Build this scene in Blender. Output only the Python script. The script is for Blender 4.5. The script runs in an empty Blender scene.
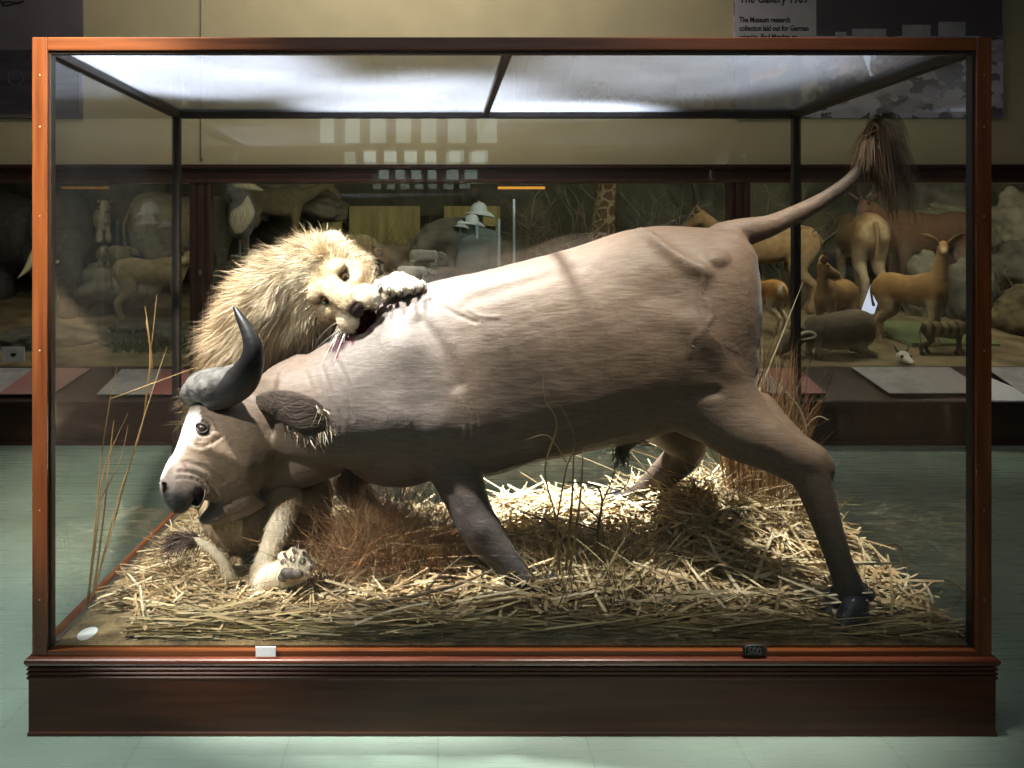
import bpy, bmesh, math, random
import numpy as np
from mathutils import Vector, Matrix, Euler, noise as mnoise
from mathutils.bvhtree import BVHTree

S = bpy.context.scene
COL = S.collection
V = Vector
F, CX, CY, CH = 800.0, 438.0, 245.0, 1.53       # focal length in pixels, principal point, eye height


def P(px, py, d):
    """World point seen at (px, py) when it stands d metres away."""
    return V(((px - CX) * d / F, d, CH + (CY - py) * d / F))


def K(d):
    return d / F


# ---------------------------------------------------------------- objects
def link(o, parent=None):
    COL.objects.link(o)
    if parent is not None:
        o.parent = parent
    return o


def tag(o, label=None, cat=None, group=None, kind=None):
    if label: o['label'] = label
    if cat: o['category'] = cat
    if group: o['group'] = group
    if kind: o['kind'] = kind
    return o


def thing(name, label, cat, group=None, loc=(0, 0, 0), rz=0.0):
    o = bpy.data.objects.new(name, None)
    o.empty_display_size = .1
    o.location = loc
    o.rotation_euler = (0, 0, rz)
    link(o)
    return tag(o, label, cat, group)


def obj(name, me, m=None, parent=None, smooth=True, loc=None):
    if isinstance(me, bmesh.types.BMesh):
        bm = me
        me = bpy.data.meshes.new(name)
        bm.to_mesh(me)
        bm.free()
    o = bpy.data.objects.new(name, me)
    if m is not None:
        me.materials.clear()
        me.materials.append(m)
    if smooth:
        me.polygons.foreach_set('use_smooth', [True] * len(me.polygons))
    link(o, parent)
    if loc is not None:
        o.location = loc
    return o


def copy_tree(o, parent=None):
    c = o.copy()
    COL.objects.link(c)
    if parent is not None:
        c.parent = parent
    for ch in list(o.children):
        copy_tree(ch, c)
    return c


# ---------------------------------------------------------------- bmesh shapes
def box(bm, lo, hi, bevel=0.0):
    lo, hi = V(lo), V(hi)
    r = bmesh.ops.create_cube(bm, size=1.0)
    vs = r['verts']
    for v in vs:
        v.co = V([(lo[i] + hi[i]) / 2 + v.co[i] * (hi[i] - lo[i]) for i in range(3)])
    if bevel > 0:
        es = list({e for v in vs for e in v.link_edges})
        bmesh.ops.bevel(bm, geom=es, offset=bevel, segments=2, affect='EDGES', profile=.7)
    return bm


def boxo(name, lo, hi, m, parent=None, bevel=0.0):
    bm = bmesh.new()
    box(bm, lo, hi, bevel)
    return obj(name, bm, m, parent, smooth=False)


def cat_rom(p0, p1, p2, p3, t):
    return 0.5 * ((2 * p1) + (-p0 + p2) * t + (2 * p0 - 5 * p1 + 4 * p2 - p3) * t * t + (-p0 + 3 * p1 - 3 * p2 + p3) * t ** 3)


def resample(rows, sub):
    """rows: list of flat numpy vectors; Catmull-Rom between them."""
    R = [np.asarray(r, float) for r in rows]
    if len(R) < 3 or sub <= 1:
        if sub <= 1: return R
    out = []
    n = len(R)
    for i in range(n - 1):
        p0, p1, p2, p3 = R[max(i - 1, 0)], R[i], R[i + 1], R[min(i + 2, n - 1)]
        for k in range(sub):
            out.append(cat_rom(p0, p1, p2, p3, k / sub))
    out.append(R[-1])
    return out


def loft(bm, secs, n=28, sub=4, caps=True):
    """secs: (centre, A, B[, exponent[, k]]); A, B semi-axis vectors. k narrows the A-positive side."""
    rows = []
    for s in secs:
        e = s[3] if len(s) > 3 else 2.0
        k = s[4] if len(s) > 4 else 0.0
        rows.append(list(s[0]) + list(s[1]) + list(s[2]) + [e, k])
    rows = resample(rows, sub)
    rings = []
    for r in rows:
        c, A, B, e, k = V(r[0:3]), V(r[3:6]), V(r[6:9]), r[9], r[10]
        ring = []
        for i in range(n):
            t = 2 * math.pi * i / n
            ct, st = math.cos(t), math.sin(t)
            a = math.copysign(abs(ct) ** (2 / e), ct)
            b = math.copysign(abs(st) ** (2 / e), st)
            ring.append(bm.verts.new(c + A * a + B * (b * (1 - k * a))))
        rings.append(ring)
    for r0, r1 in zip(rings, rings[1:]):
        for i in range(n):
            j = (i + 1) % n
            bm.faces.new((r0[i], r0[j], r1[j], r1[i]))
    if caps:
        for ring, rev in ((rings[0], True), (rings[-1], False)):
            c = V((0, 0, 0))
            for v in ring: c += v.co
            cv = bm.verts.new(c / n)
            for i in range(n):
                j = (i + 1) % n
                bm.faces.new((cv, ring[j], ring[i]) if rev else (cv, ring[i], ring[j]))
    return bm


def limb(bm, pts, n=18, sub=4, lat=(0, 1, 0), e=2.0):
    """pts: (point, r) or (point, r_in_plane, r_lateral)."""
    Lt = V(lat).normalized()
    rows = []
    for p in pts:
        r1 = p[1]
        r2 = p[2] if len(p) > 2 else p[1]
        rows.append(list(p[0]) + [r1, r2])
    rows = resample(rows, sub)
    secs = []
    for i, r in enumerate(rows):
        c = V(r[:3])
        t = (V(rows[min(i + 1, len(rows) - 1)][:3]) - V(rows[max(i - 1, 0)][:3]))
        t = t.normalized() if t.length > 1e-9 else V((0, 0, -1))
        B = Lt - t * Lt.dot(t)
        if B.length < .05:
            B = V((1, 0, 0)) - t * t.x
        B.normalize()
        A = t.cross(B)
        secs.append((c, A * max(r[3], 1e-4), B * max(r[4], 1e-4), e))
    # rounded ends
    c0, A0, B0 = secs[0][0], secs[0][1], secs[0][2]
    t0 = (secs[0][0] - secs[1][0]).normalized()
    c1, A1, B1 = secs[-1][0], secs[-1][1], secs[-1][2]
    t1 = (secs[-1][0] - secs[-2][0]).normalized()
    pre = [(c0 + t0 * A0.length * h, A0 * w, B0 * w, e) for h, w in ((.85, .45), (.5, .83))]
    post = [(c1 + t1 * A1.length * h, A1 * w, B1 * w, e) for h, w in ((.5, .83), (.85, .45))]
    return loft(bm, pre + secs + post, n=n, sub=1)


def blob(bm, c, r, rot=None, seg=24, rings=14):
    """Ellipsoid; r scalar or 3 radii; rot a 3x3 matrix."""
    if not hasattr(r, '__len__'): r = (r, r, r)
    res = bmesh.ops.create_uvsphere(bm, u_segments=seg, v_segments=rings, radius=1.0)
    for v in res['verts']:
        q = V((v.co.x * r[0], v.co.y * r[1], v.co.z * r[2]))
        if rot is not None: q = rot @ q
        v.co = V(c) + q
    return bm


def fuse(bm, voxel, smooth=4, lap=0.5):
    """Voxel-remesh a bmesh of overlapping solids into one skin and smooth it."""
    bmesh.ops.recalc_face_normals(bm, faces=bm.faces)
    me = bpy.data.meshes.new('tmp')
    bm.to_mesh(me)
    bm.free()
    o = bpy.data.objects.new('tmp', me)
    COL.objects.link(o)
    m = o.modifiers.new('r', 'REMESH')
    m.mode = 'VOXEL'
    m.voxel_size = voxel
    m.use_smooth_shade = True
    if smooth:
        s = o.modifiers.new('s', 'SMOOTH')
        s.factor = lap
        s.iterations = smooth
    dg = bpy.context.evaluated_depsgraph_get()
    out = bpy.data.meshes.new_from_object(o.evaluated_get(dg))
    bpy.data.objects.remove(o)
    bpy.data.meshes.remove(me)
    return out


# ---------------------------------------------------------------- numpy sculpting
def get_co(me):
    a = np.empty(len(me.vertices) * 3)
    me.vertices.foreach_get('co', a)
    return a.reshape(-1, 3)


def get_no(me):
    a = np.empty(len(me.vertices) * 3, dtype=np.float32)
    me.vertex_normals.foreach_get('vector', a)
    return a.reshape(-1, 3).astype(float)


def set_co(me, co):
    me.vertices.foreach_set('co', np.ascontiguousarray(co, dtype=np.float32).ravel())
    me.update()


def project(co):
    d = co[:, 1]
    return CX + co[:, 0] * F / d, CY - (co[:, 2] - CH) * F / d, d


def seg_dist(co, pts):
    """distance of each vertex to a polyline"""
    best = np.full(len(co), 1e9)
    P_ = [np.array(p, float) for p in pts]
    for a, b in zip(P_, P_[1:]):
        ab = b - a
        t = np.clip(((co - a) @ ab) / max(ab @ ab, 1e-12), 0, 1)
        best = np.minimum(best, np.linalg.norm(co - a - t[:, None] * ab, axis=1))
    return best


def catr_path(pts, sub=6):
    return [V(r) for r in resample([list(p) for p in pts], sub)]


class Sculpt:
    def __init__(self, me):
        self.me = me
        self.co = get_co(me)
        self.bvh = BVHTree.FromPolygons([V(c) for c in self.co], [tuple(p.vertices) for p in me.polygons])
        self.no = get_no(me)
        self.col = np.ones((len(self.co), 4))

    def hit(self, px, py):
        o = V((0, 0, CH))
        loc, n, i, d = self.bvh.ray_cast(o, (P(px, py, 1.0) - o).normalized())
        if loc is None:
            loc, n, i, d = self.bvh.find_nearest(P(px, py, 3.0))
        return loc

    def bump(self, px, py, r, amt):
        c = np.array(self.hit(px, py))
        w = np.exp(-((self.co - c) ** 2).sum(1) / (r * r))
        self.co += self.no * (amt * w)[:, None]

    def line(self, pxs, w, amt, two=False):
        pts = [self.hit(*p) for p in pxs]
        d = seg_dist(self.co, catr_path(pts, 5))
        k = np.exp(-(d / w) ** 2)
        if two:      # a fold: groove with raised lips
            k = np.exp(-(d / w) ** 2) - .55 * np.exp(-((d - 1.7 * w) / w) ** 2)
        self.co += self.no * (amt * k)[:, None]

    def relax(self, px, py, r, iters):
        """smooth the skin inside radius r of a surface point"""
        c = np.array(self.hit(px, py))
        e = np.empty(len(self.me.edges) * 2, dtype=np.int32)
        self.me.edges.foreach_get('vertices', e)
        e = e.reshape(-1, 2)
        w = np.exp(-(((self.co - c) ** 2).sum(1) / (r * r)) ** 2)
        near = w > .01
        e = e[near[e[:, 0]] | near[e[:, 1]]]
        cnt = np.bincount(e.ravel(), minlength=len(self.co)).astype(float)
        for _ in range(iters):
            acc = np.zeros_like(self.co)
            for k in range(3):
                acc[:, k] = np.bincount(e[:, 0], self.co[e[:, 1], k], len(self.co)) + np.bincount(e[:, 1], self.co[e[:, 0], k], len(self.co))
            ok = near & (cnt > 0)
            self.co[ok] += (acc[ok] / cnt[ok, None] - self.co[ok]) * (w[ok, None] * .9)

    def paint(self, mask, c):
        m = np.clip(mask, 0, 1)[:, None]
        self.col[:, :3] = self.col[:, :3] * (1 - m) + np.array(c)[None, :] * m

    def done(self):
        set_co(self.me, self.co)
        a = self.me.attributes.new('Col', 'FLOAT_COLOR', 'POINT')
        a.data.foreach_set('color', self.col.astype(np.float32).ravel())
        return self.me


def gauss(co, c, r):
    return np.exp(-((co - np.array(c)) ** 2).sum(1) / (r * r))


def ss(a, b, x):
    t = np.clip((x - a) / (b - a), 0, 1)
    return t * t * (3 - 2 * t)


def nz(co, scale, seed=0.0):
    return np.array([mnoise.noise(V(c) * scale + V((seed, seed * 1.7, -seed))) for c in co])


# ---------------------------------------------------------------- strands / ribbons as mesh
def ribbons(name, roots, dirs, curls, lens, widths, cols, segs=4, taper=.15, m=None, parent=None, side=None, rng=None, kind=None, keep=1.0):
    """roots, dirs, curls: (n,3): a strand runs along dir and bends by curl; one narrow ribbon each."""
    n = len(roots)
    t = np.linspace(0, 1, segs + 1)
    pos = roots[:, None, :] + lens[:, None, None] * (dirs[:, None, :] * t[None, :, None] + curls[:, None, :] * (t ** 2)[None, :, None])
    if side is None:
        rnd = rng.normal(size=(n, 3))
        side = np.cross(dirs, rnd)
        side /= np.linalg.norm(side, axis=1, keepdims=True) + 1e-9
    w = widths[:, None] * (keep * (1 - t) ** .7 + taper + (1 - keep))[None, :] * .5
    a = pos - side[:, None, :] * w[:, :, None]
    b = pos + side[:, None, :] * w[:, :, None]
    verts = np.stack([a, b], axis=2).reshape(-1, 3)
    base = (np.arange(n) * (segs + 1) * 2)[:, None]
    k = np.arange(segs)[None, :] * 2
    q = np.stack([base + k, base + k + 1, base + k + 3, base + k + 2], axis=2).reshape(-1, 4)
    me = mesh_np(name, verts, q)
    cc = np.repeat(np.concatenate([cols, np.ones((n, 1))], axis=1), (segs + 1) * 2, axis=0)
    at = me.attributes.new('Col', 'FLOAT_COLOR', 'POINT')
    at.data.foreach_set('color', cc.astype(np.float32).ravel())
    o = obj(name, me, m, parent, smooth=True)
    if kind: o['kind'] = kind
    return o


def mesh_np(name, verts, quads):
    me = bpy.data.meshes.new(name)
    me.vertices.add(len(verts))
    me.vertices.foreach_set('co', np.ascontiguousarray(verts, dtype=np.float32).ravel())
    me.loops.add(quads.size)
    me.loops.foreach_set('vertex_index', np.ascontiguousarray(quads, dtype=np.int32).ravel())
    me.polygons.add(len(quads))
    me.polygons.foreach_set('loop_start', np.arange(0, quads.size, quads.shape[1], dtype=np.int32))
    me.update(calc_edges=True)
    me.validate()
    return me


def scatter(me, n, rng, weight=None):
    """n random points on a mesh with their normals and colours; weight per vertex."""
    me.calc_loop_triangles()
    tri = np.empty(len(me.loop_triangles) * 3, dtype=np.int32)
    me.loop_triangles.foreach_get('vertices', tri)
    tri = tri.reshape(-1, 3)
    co, no = get_co(me), get_no(me)
    a, b, c = co[tri[:, 0]], co[tri[:, 1]], co[tri[:, 2]]
    ar = np.linalg.norm(np.cross(b - a, c - a), axis=1)
    if weight is not None:
        ar = ar * weight[tri].mean(1)
    ar = ar / ar.sum()
    idx = rng.choice(len(tri), size=n, p=ar)
    u, v = rng.random(n), rng.random(n)
    f = u + v > 1
    u[f], v[f] = 1 - u[f], 1 - v[f]
    w = 1 - u - v
    t = tri[idx]
    pts = co[t[:, 0]] * w[:, None] + co[t[:, 1]] * u[:, None] + co[t[:, 2]] * v[:, None]
    nn = no[t[:, 0]] * w[:, None] + no[t[:, 1]] * u[:, None] + no[t[:, 2]] * v[:, None]
    nn /= np.linalg.norm(nn, axis=1, keepdims=True) + 1e-9
    return pts, nn, t[:, 0]


def norm(a):
    return a / (np.linalg.norm(a, axis=-1, keepdims=True) + 1e-9)


# ---------------------------------------------------------------- materials
def nt(name):
    m = bpy.data.materials.new(name)
    m.use_nodes = True
    t = m.node_tree
    t.nodes.clear()
    out = t.nodes.new('ShaderNodeOutputMaterial')
    return m, t, out


def N(t, typ, **kw):
    n = t.nodes.new(typ)
    for k, v in kw.items():
        if k in n.inputs:
            n.inputs[k].default_value = v
        else:
            setattr(n, k, v)
    return n


def c4(c):
    return (c[0], c[1], c[2], 1)


def mat(name, c, rough=.6, var=.15, scale=8.0, bump=0.0, bscale=None, stretch=(1, 1, 1), attr=False, spec=.4, metal=0.0, c2=None, contrast=(.35, .65), detail=4.0, coat=0.0, sss=0.0):
    """Principled with noise colour variation; attr multiplies by the colour attribute."""
    m, t, out = nt(name)
    b = N(t, 'ShaderNodeBsdfPrincipled')
    b.inputs['Roughness'].default_value = rough
    b.inputs['Metallic'].default_value = metal
    b.inputs['Specular IOR Level'].default_value = spec
    if coat: b.inputs['Coat Weight'].default_value = coat
    if sss:
        b.inputs['Subsurface Weight'].default_value = sss
        b.inputs['Subsurface Radius'].default_value = (.01, .006, .003)
    tc = N(t, 'ShaderNodeTexCoord')
    mp = N(t, 'ShaderNodeMapping')
    mp.inputs['Scale'].default_value = stretch
    t.links.new(tc.outputs['Object'], mp.inputs['Vector'])
    ns = N(t, 'ShaderNodeTexNoise')
    ns.inputs['Scale'].default_value = scale
    ns.inputs['Detail'].default_value = detail
    t.links.new(mp.outputs[0], ns.inputs['Vector'])
    cr = N(t, 'ShaderNodeValToRGB')
    cr.color_ramp.elements[0].position, cr.color_ramp.elements[1].position = contrast
    if c2 is None:
        lo = [x * (1 - var) for x in c]; hi = [min(1, x * (1 + var)) for x in c]
    else:
        lo, hi = c, c2
    cr.color_ramp.elements[0].color = c4(lo)
    cr.color_ramp.elements[1].color = c4(hi)
    t.links.new(ns.outputs['Fac'], cr.inputs['Fac'])
    src = cr.outputs['Color']
    if attr:
        at = N(t, 'ShaderNodeAttribute')
        at.attribute_name = 'Col'
        mx = N(t, 'ShaderNodeMix', data_type='RGBA', blend_type='MULTIPLY')
        mx.inputs['Factor'].default_value = 1
        t.links.new(src, mx.inputs['A'])
        t.links.new(at.outputs['Color'], mx.inputs['B'])
        src = mx.outputs['Result']
    t.links.new(src, b.inputs['Base Color'])
    if bump:
        n2 = ns
        if bscale:
            n2 = N(t, 'ShaderNodeTexNoise')
            n2.inputs['Scale'].default_value = bscale
            n2.inputs['Detail'].default_value = detail
            t.links.new(mp.outputs[0], n2.inputs['Vector'])
        bp = N(t, 'ShaderNodeBump')
        bp.inputs['Strength'].default_value = bump
        bp.inputs['Distance'].default_value = .01
        t.links.new(n2.outputs['Fac'], bp.inputs['Height'])
        t.links.new(bp.outputs[0], b.inputs['Normal'])
    t.links.new(b.outputs[0], out.inputs['Surface'])
    return m


def wood(name, dark, light, rough=.3, axis=0, coat=.3):
    st = [22, 22, 22]
    st[axis] = 1.2
    return mat(name, dark, rough=rough, scale=2.0, c2=light, stretch=st, contrast=(.3, .75), detail=6, coat=coat, bump=.03)


def glass(name, base=.04, tint=(.985, .995, .99), dust=0.0, rough=0.0, dustc=(.75, .78, .82)):
    """Clear pane: transparent plus mirror reflection by angle (Schlick), a little dust."""
    m, t, out = nt(name)
    tr = N(t, 'ShaderNodeBsdfTransparent'); tr.inputs['Color'].default_value = c4(tint)
    gl = N(t, 'ShaderNodeBsdfGlossy'); gl.inputs['Roughness'].default_value = rough
    lw = N(t, 'ShaderNodeLayerWeight'); lw.inputs['Blend'].default_value = .5
    pw = N(t, 'ShaderNodeMath', operation='POWER'); pw.inputs[1].default_value = 5
    t.links.new(lw.outputs['Facing'], pw.inputs[0])
    ml = N(t, 'ShaderNodeMath', operation='MULTIPLY_ADD'); ml.inputs[1].default_value = .9; ml.inputs[2].default_value = base
    t.links.new(pw.outputs[0], ml.inputs[0])
    mx = N(t, 'ShaderNodeMixShader')
    t.links.new(ml.outputs[0], mx.inputs[0])
    t.links.new(tr.outputs[0], mx.inputs[1])
    t.links.new(gl.outputs[0], mx.inputs[2])
    last = mx
    if dust:
        df = N(t, 'ShaderNodeBsdfDiffuse'); df.inputs['Color'].default_value = c4(dustc)
        tl = N(t, 'ShaderNodeBsdfTranslucent'); tl.inputs['Color'].default_value = c4(dustc)
        ad = N(t, 'ShaderNodeMixShader'); ad.inputs[0].default_value = .6
        t.links.new(df.outputs[0], ad.inputs[1]); t.links.new(tl.outputs[0], ad.inputs[2])
        tc = N(t, 'ShaderNodeTexCoord')
        ns = N(t, 'ShaderNodeTexNoise'); ns.inputs['Scale'].default_value = 2.2; ns.inputs['Detail'].default_value = 5
        t.links.new(tc.outputs['Object'], ns.inputs['Vector'])
        mr = N(t, 'ShaderNodeMapRange'); mr.inputs['From Min'].default_value = .3; mr.inputs['From Max'].default_value = .7
        mr.inputs['To Min'].default_value = dust * .55; mr.inputs['To Max'].default_value = dust
        t.links.new(ns.outputs['Fac'], mr.inputs['Value'])
        m2 = N(t, 'ShaderNodeMixShader')
        t.links.new(mr.outputs[0], m2.inputs[0]); t.links.new(mx.outputs[0], m2.inputs[1]); t.links.new(ad.outputs[0], m2.inputs[2])
        last = m2
    t.links.new(last.outputs[0], out.inputs['Surface'])
    return m


def emit(name, c, s):
    m, t, out = nt(name)
    e = N(t, 'ShaderNodeEmission'); e.inputs['Color'].default_value = c4(c); e.inputs['Strength'].default_value = s
    t.links.new(e.outputs[0], out.inputs['Surface'])
    return m
# ================================================================ camera, room
cam = bpy.data.cameras.new('camera')
cam.sensor_width = 36.0
cam.sensor_fit = 'HORIZONTAL'
cam.lens = 36.0 * F / 1024
cam.shift_x = (512 - CX) / 1024
cam.shift_y = -(384 - CY) / 1024
cam.clip_start = .05
co_ = link(bpy.data.objects.new('camera', cam))
co_.location = (0, 0, CH)
co_.rotation_euler = (math.pi / 2, 0, 0)
S.camera = co_
S.view_settings.view_transform = 'Standard'
S.view_settings.look = 'None'
S.view_settings.exposure = 0.22
S.view_settings.gamma = 1.0
S.view_settings.use_curve_mapping = False
S.cycles.max_bounces = 8
S.cycles.transparent_max_bounces = 24
S.cycles.caustics_reflective = False
S.cycles.caustics_refractive = False
S.cycles.sample_clamp_indirect = 6.0
S.cycles.use_denoising = True

w = bpy.data.worlds.new('world')
S.world = w
w.use_nodes = True
w.node_tree.nodes['Background'].inputs[0].default_value = (.6, .65, .7, 1)
w.node_tree.nodes['Background'].inputs[1].default_value = 0.03

YG = 6.6            # plane of the diorama glass
YB = 9.6            # painted backdrop
XL, XR, YF, ZC = -6.2, 8.2, -5.0, 4.6


def floor_mat():
    m, t, out = nt('pale green floor tiles')
    b = N(t, 'ShaderNodeBsdfPrincipled')
    tc = N(t, 'ShaderNodeTexCoord')
    br = N(t, 'ShaderNodeTexBrick')
    br.offset = 0.0
    br.inputs['Scale'].default_value = 1.0
    br.inputs['Brick Width'].default_value = .46
    br.inputs['Row Height'].default_value = .46
    br.inputs['Mortar Size'].default_value = .0025
    br.inputs['Mortar Smooth'].default_value = .3
    br.inputs['Color1'].default_value = (.26, .335, .28, 1)
    br.inputs['Color2'].default_value = (.235, .31, .255, 1)
    br.inputs['Mortar'].default_value = (.185, .245, .20, 1)
    t.links.new(tc.outputs['Object'], br.inputs['Vector'])
    ns = N(t, 'ShaderNodeTexNoise'); ns.inputs['Scale'].default_value = 3.0; ns.inputs['Detail'].default_value = 6
    t.links.new(tc.outputs['Object'], ns.inputs['Vector'])
    mp = N(t, 'ShaderNodeMapping'); mp.inputs['Scale'].default_value = (2, 30, 1)
    t.links.new(tc.outputs['Object'], mp.inputs['Vector'])
    n2 = N(t, 'ShaderNodeTexNoise'); n2.inputs['Scale'].default_value = 1.3; n2.inputs['Detail'].default_value = 5
    t.links.new(mp.outputs[0], n2.inputs['Vector'])
    mx = N(t, 'ShaderNodeMix', data_type='RGBA', blend_type='OVERLAY')
    mx.inputs['Factor'].default_value = .25
    t.links.new(br.outputs['Color'], mx.inputs['A']); t.links.new(ns.outputs['Fac'], mx.inputs['B'])
    t.links.new(mx.outputs['Result'], b.inputs['Base Color'])
    mr = N(t, 'ShaderNodeMapRange'); mr.inputs['To Min'].default_value = .16; mr.inputs['To Max'].default_value = .42
    t.links.new(n2.outputs['Fac'], mr.inputs['Value'])
    t.links.new(mr.outputs[0], b.inputs['Roughness'])
    bp = N(t, 'ShaderNodeBump'); bp.inputs['Strength'].default_value = .12; bp.inputs['Distance'].default_value = .004
    t.links.new(n2.outputs['Fac'], bp.inputs['Height'])
    t.links.new(bp.outputs[0], b.inputs['Normal'])
    t.links.new(b.outputs[0], out.inputs['Surface'])
    return m


M_wall = mat('beige plaster', (.40, .335, .205), rough=.85, var=.05, scale=3, bump=.02, bscale=60)
M_dark = mat('dim far wall', (.16, .14, .12), rough=.9, var=.1)
M_ceil = mat('ceiling paint', (.3, .29, .27), rough=.9, var=.05)


def struct(name, lo, hi, m):
    return tag(boxo(name, lo, hi, m), kind='structure')


struct('floor', (XL, YF, -.1), (XR, YB + .4, 0), floor_mat())
struct('wall_back', (XL, YG + .06, 2.2), (XR, YG + .2, ZC), M_wall)
struct('wall_left', (XL - .1, YF, 0), (XL, YB + .4, ZC), M_dark)
struct('wall_right', (XR, YF, 0), (XR + .1, YB + .4, ZC), M_dark)
struct('wall_front', (XL, YF - .1, 0), (XR, YF, ZC), M_dark)
struct('ceiling', (XL, YF, ZC), (XR, YB + .4, ZC + .1), M_ceil)
# unseen block, added to shade the top of the wall at one end
struct('ceiling_shade_block', (1.75, 5.65, 3.78), (XR, 5.9, ZC), M_ceil)
# daylight windows in the wall behind the viewer (seen only as reflections in the glass)
M_day = emit('daylight through pane', (.80, .95, .85), 2.0)
M_sash = mat('window frame paint', (.5, .5, .48), var=.05)
wn = 0
DV = 5.0 - YF      # distance of their mirror image in the front glass
for row, (y0, y1, xs) in enumerate(((118, 143, [(320, 334), (345, 360), (370, 386), (396, 411), (421, 436), (448, 466), (477, 497)]),
                                    (150, 162, [(363, 376), (384, 396), (404, 417), (425, 436), (449, 464), (472, 488)]))):
    for x0, x1 in xs:
        wn += 1
        a, b = P(x0, y1, DV), P(x1, y0, DV)
        f = bmesh.new()
        g = .03
        for lo, hi in (((a.x - g, YF, a.z - g), (a.x, YF + .05, b.z + g)), ((b.x, YF, a.z - g), (b.x + g, YF + .05, b.z + g)),
                       ((a.x, YF, a.z - g), (b.x, YF + .05, a.z)), ((a.x, YF, b.z), (b.x, YF + .05, b.z + g))):
            box(f, lo, hi)
        fr = tag(obj(f'window_{wn}', f, M_sash, smooth=False), kind='structure')
        boxo('pane', (a.x, YF + .005, a.z), (b.x, YF + .02, b.z), M_day, fr)

# thin conduit on the beige wall
c = bmesh.new()
limb(c, [(V((P(200, 0, YG).x, YG + .05, 2.25)), .012), (V((P(200, 0, YG).x, YG + .05, ZC)), .012)], n=10, sub=1)
box(c, (P(200, 0, YG).x - .02, YG + .03, 3.12), (P(200, 0, YG).x + .02, YG + .065, 3.17))
tag(obj('wall_conduit', c, mat('painted conduit', (.34, .29, .18), var=.05)), 'thin beige conduit running up the plaster wall above the diorama', 'conduit')

# ---------------------------------------------------------------- posters on the wall
def photo_mat(name, stops, scale, stretch, seed=0.0, vor=False):
    m, t, out = nt(name)
    b = N(t, 'ShaderNodeBsdfPrincipled'); b.inputs['Roughness'].default_value = .5
    tc = N(t, 'ShaderNodeTexCoord')
    mp = N(t, 'ShaderNodeMapping'); mp.inputs['Scale'].default_value = stretch; mp.inputs['Location'].default_value = (seed, seed, seed)
    t.links.new(tc.outputs['Object'], mp.inputs['Vector'])
    ns = N(t, 'ShaderNodeTexNoise'); ns.inputs['Scale'].default_value = scale; ns.inputs['Detail'].default_value = 6
    t.links.new(mp.outputs[0], ns.inputs['Vector'])
    src = ns.outputs['Fac']
    if vor:
        vo = N(t, 'ShaderNodeTexVoronoi'); vo.inputs['Scale'].default_value = scale * 1.2
        ad = N(t, 'ShaderNodeMix', data_type='RGBA', blend_type='LINEAR_LIGHT'); ad.inputs['Factor'].default_value = .25
        t.links.new(mp.outputs[0], ad.inputs['A']); t.links.new(ns.outputs['Color'], ad.inputs['B'])
        t.links.new(ad.outputs['Result'], vo.inputs['Vector'])
        sx = N(t, 'ShaderNodeSeparateColor')
        t.links.new(vo.outputs['Color'], sx.inputs[0])
        mm = N(t, 'ShaderNodeMath', operation='MULTIPLY_ADD'); mm.inputs[1].default_value = .55
        m2 = N(t, 'ShaderNodeMath', operation='MULTIPLY'); m2.inputs[1].default_value = .45
        t.links.new(ns.outputs['Fac'], m2.inputs[0]); t.links.new(sx.outputs[0], mm.inputs[0]); t.links.new(m2.outputs[0], mm.inputs[2])
        src = mm.outputs[0]
    cr = N(t, 'ShaderNodeValToRGB')
    els = cr.color_ramp.elements
    els[0].position, els[0].color = stops[0][0], c4(stops[0][1])
    els[1].position, els[1].color = stops[-1][0], c4(stops[-1][1])
    for p, c in stops[1:-1]:
        e = els.new(p); e.color = c4(c)
    t.links.new(src, cr.inputs['Fac'])
    t.links.new(cr.outputs[0], b.inputs['Base Color'])
    t.links.new(b.outputs[0], out.inputs['Surface'])
    return m


def text_obj(name, body, size, loc, m, parent=None, rot=(math.pi / 2, 0, 0), align='LEFT', extrude=.001, bold=0.0, sx=1.0):
    cu = bpy.data.curves.new(name, 'FONT')
    cu.body = body
    cu.size = size
    cu.align_x = align
    cu.extrude = extrude
    cu.offset = bold
    cu.space_line = 1.12
    o = bpy.data.objects.new(name, cu)
    COL.objects.link(o)
    o.location, o.rotation_euler = loc, rot
    dg = bpy.context.evaluated_depsgraph_get()
    dg.update()
    me = bpy.data.meshes.new_from_object(o.evaluated_get(dg))
    me.transform(Matrix.LocRotScale(V(loc), Euler(rot), V((sx, 1, 1))))
    bpy.data.objects.remove(o)
    return obj(name, me, m, parent, smooth=False)


YP = YG + .03
def pz(px, py): return P(px, py, YP)

pl = thing('wall_poster', 'dark purplish photo poster on the plaster wall, with black engine photo below', 'poster', loc=(0, 0, 0))
a, b = pz(-60, 118), pz(82, -70)
boxo('board', (a.x, YP, a.z), (b.x, YP + .03, b.z), photo_mat('faded dark photograph', [(.3, (.085, .07, .08)), (.7, (.14, .115, .125))], 3, (1, 1, 1)), pl)
mid = pz(0, 50)
boxo('lower_photograph', (a.x + .01, YP - .006, a.z + .04), (b.x - .02, YP + .002, mid.z), photo_mat('black machine photograph', [(.3, (.022, .019, .024)), (.6, (.05, .042, .052)), (.75, (.09, .08, .09))], 4, (.6, 1, 6)), pl)
ink = mat('black ink', (.012, .012, .013), var=.02)
bmr = bmesh.new()
cc = pz(16, 78)
for k in range(40):
    t0, t1 = 2 * math.pi * k / 40, 2 * math.pi * (k + 1) / 40
    for r_ in (.062,):
        q0 = V((cc.x + r_ * math.cos(t0), YP - .009, cc.z + r_ * math.sin(t0)))
        q1 = V((cc.x + r_ * math.cos(t1), YP - .009, cc.z + r_ * math.sin(t1)))
        limb(bmr, [(q0, .004), (q1, .004)], n=6, sub=1)
obj('printed_ring', bmr, mat('pale print', (.09, .08, .09)), pl)
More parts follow.
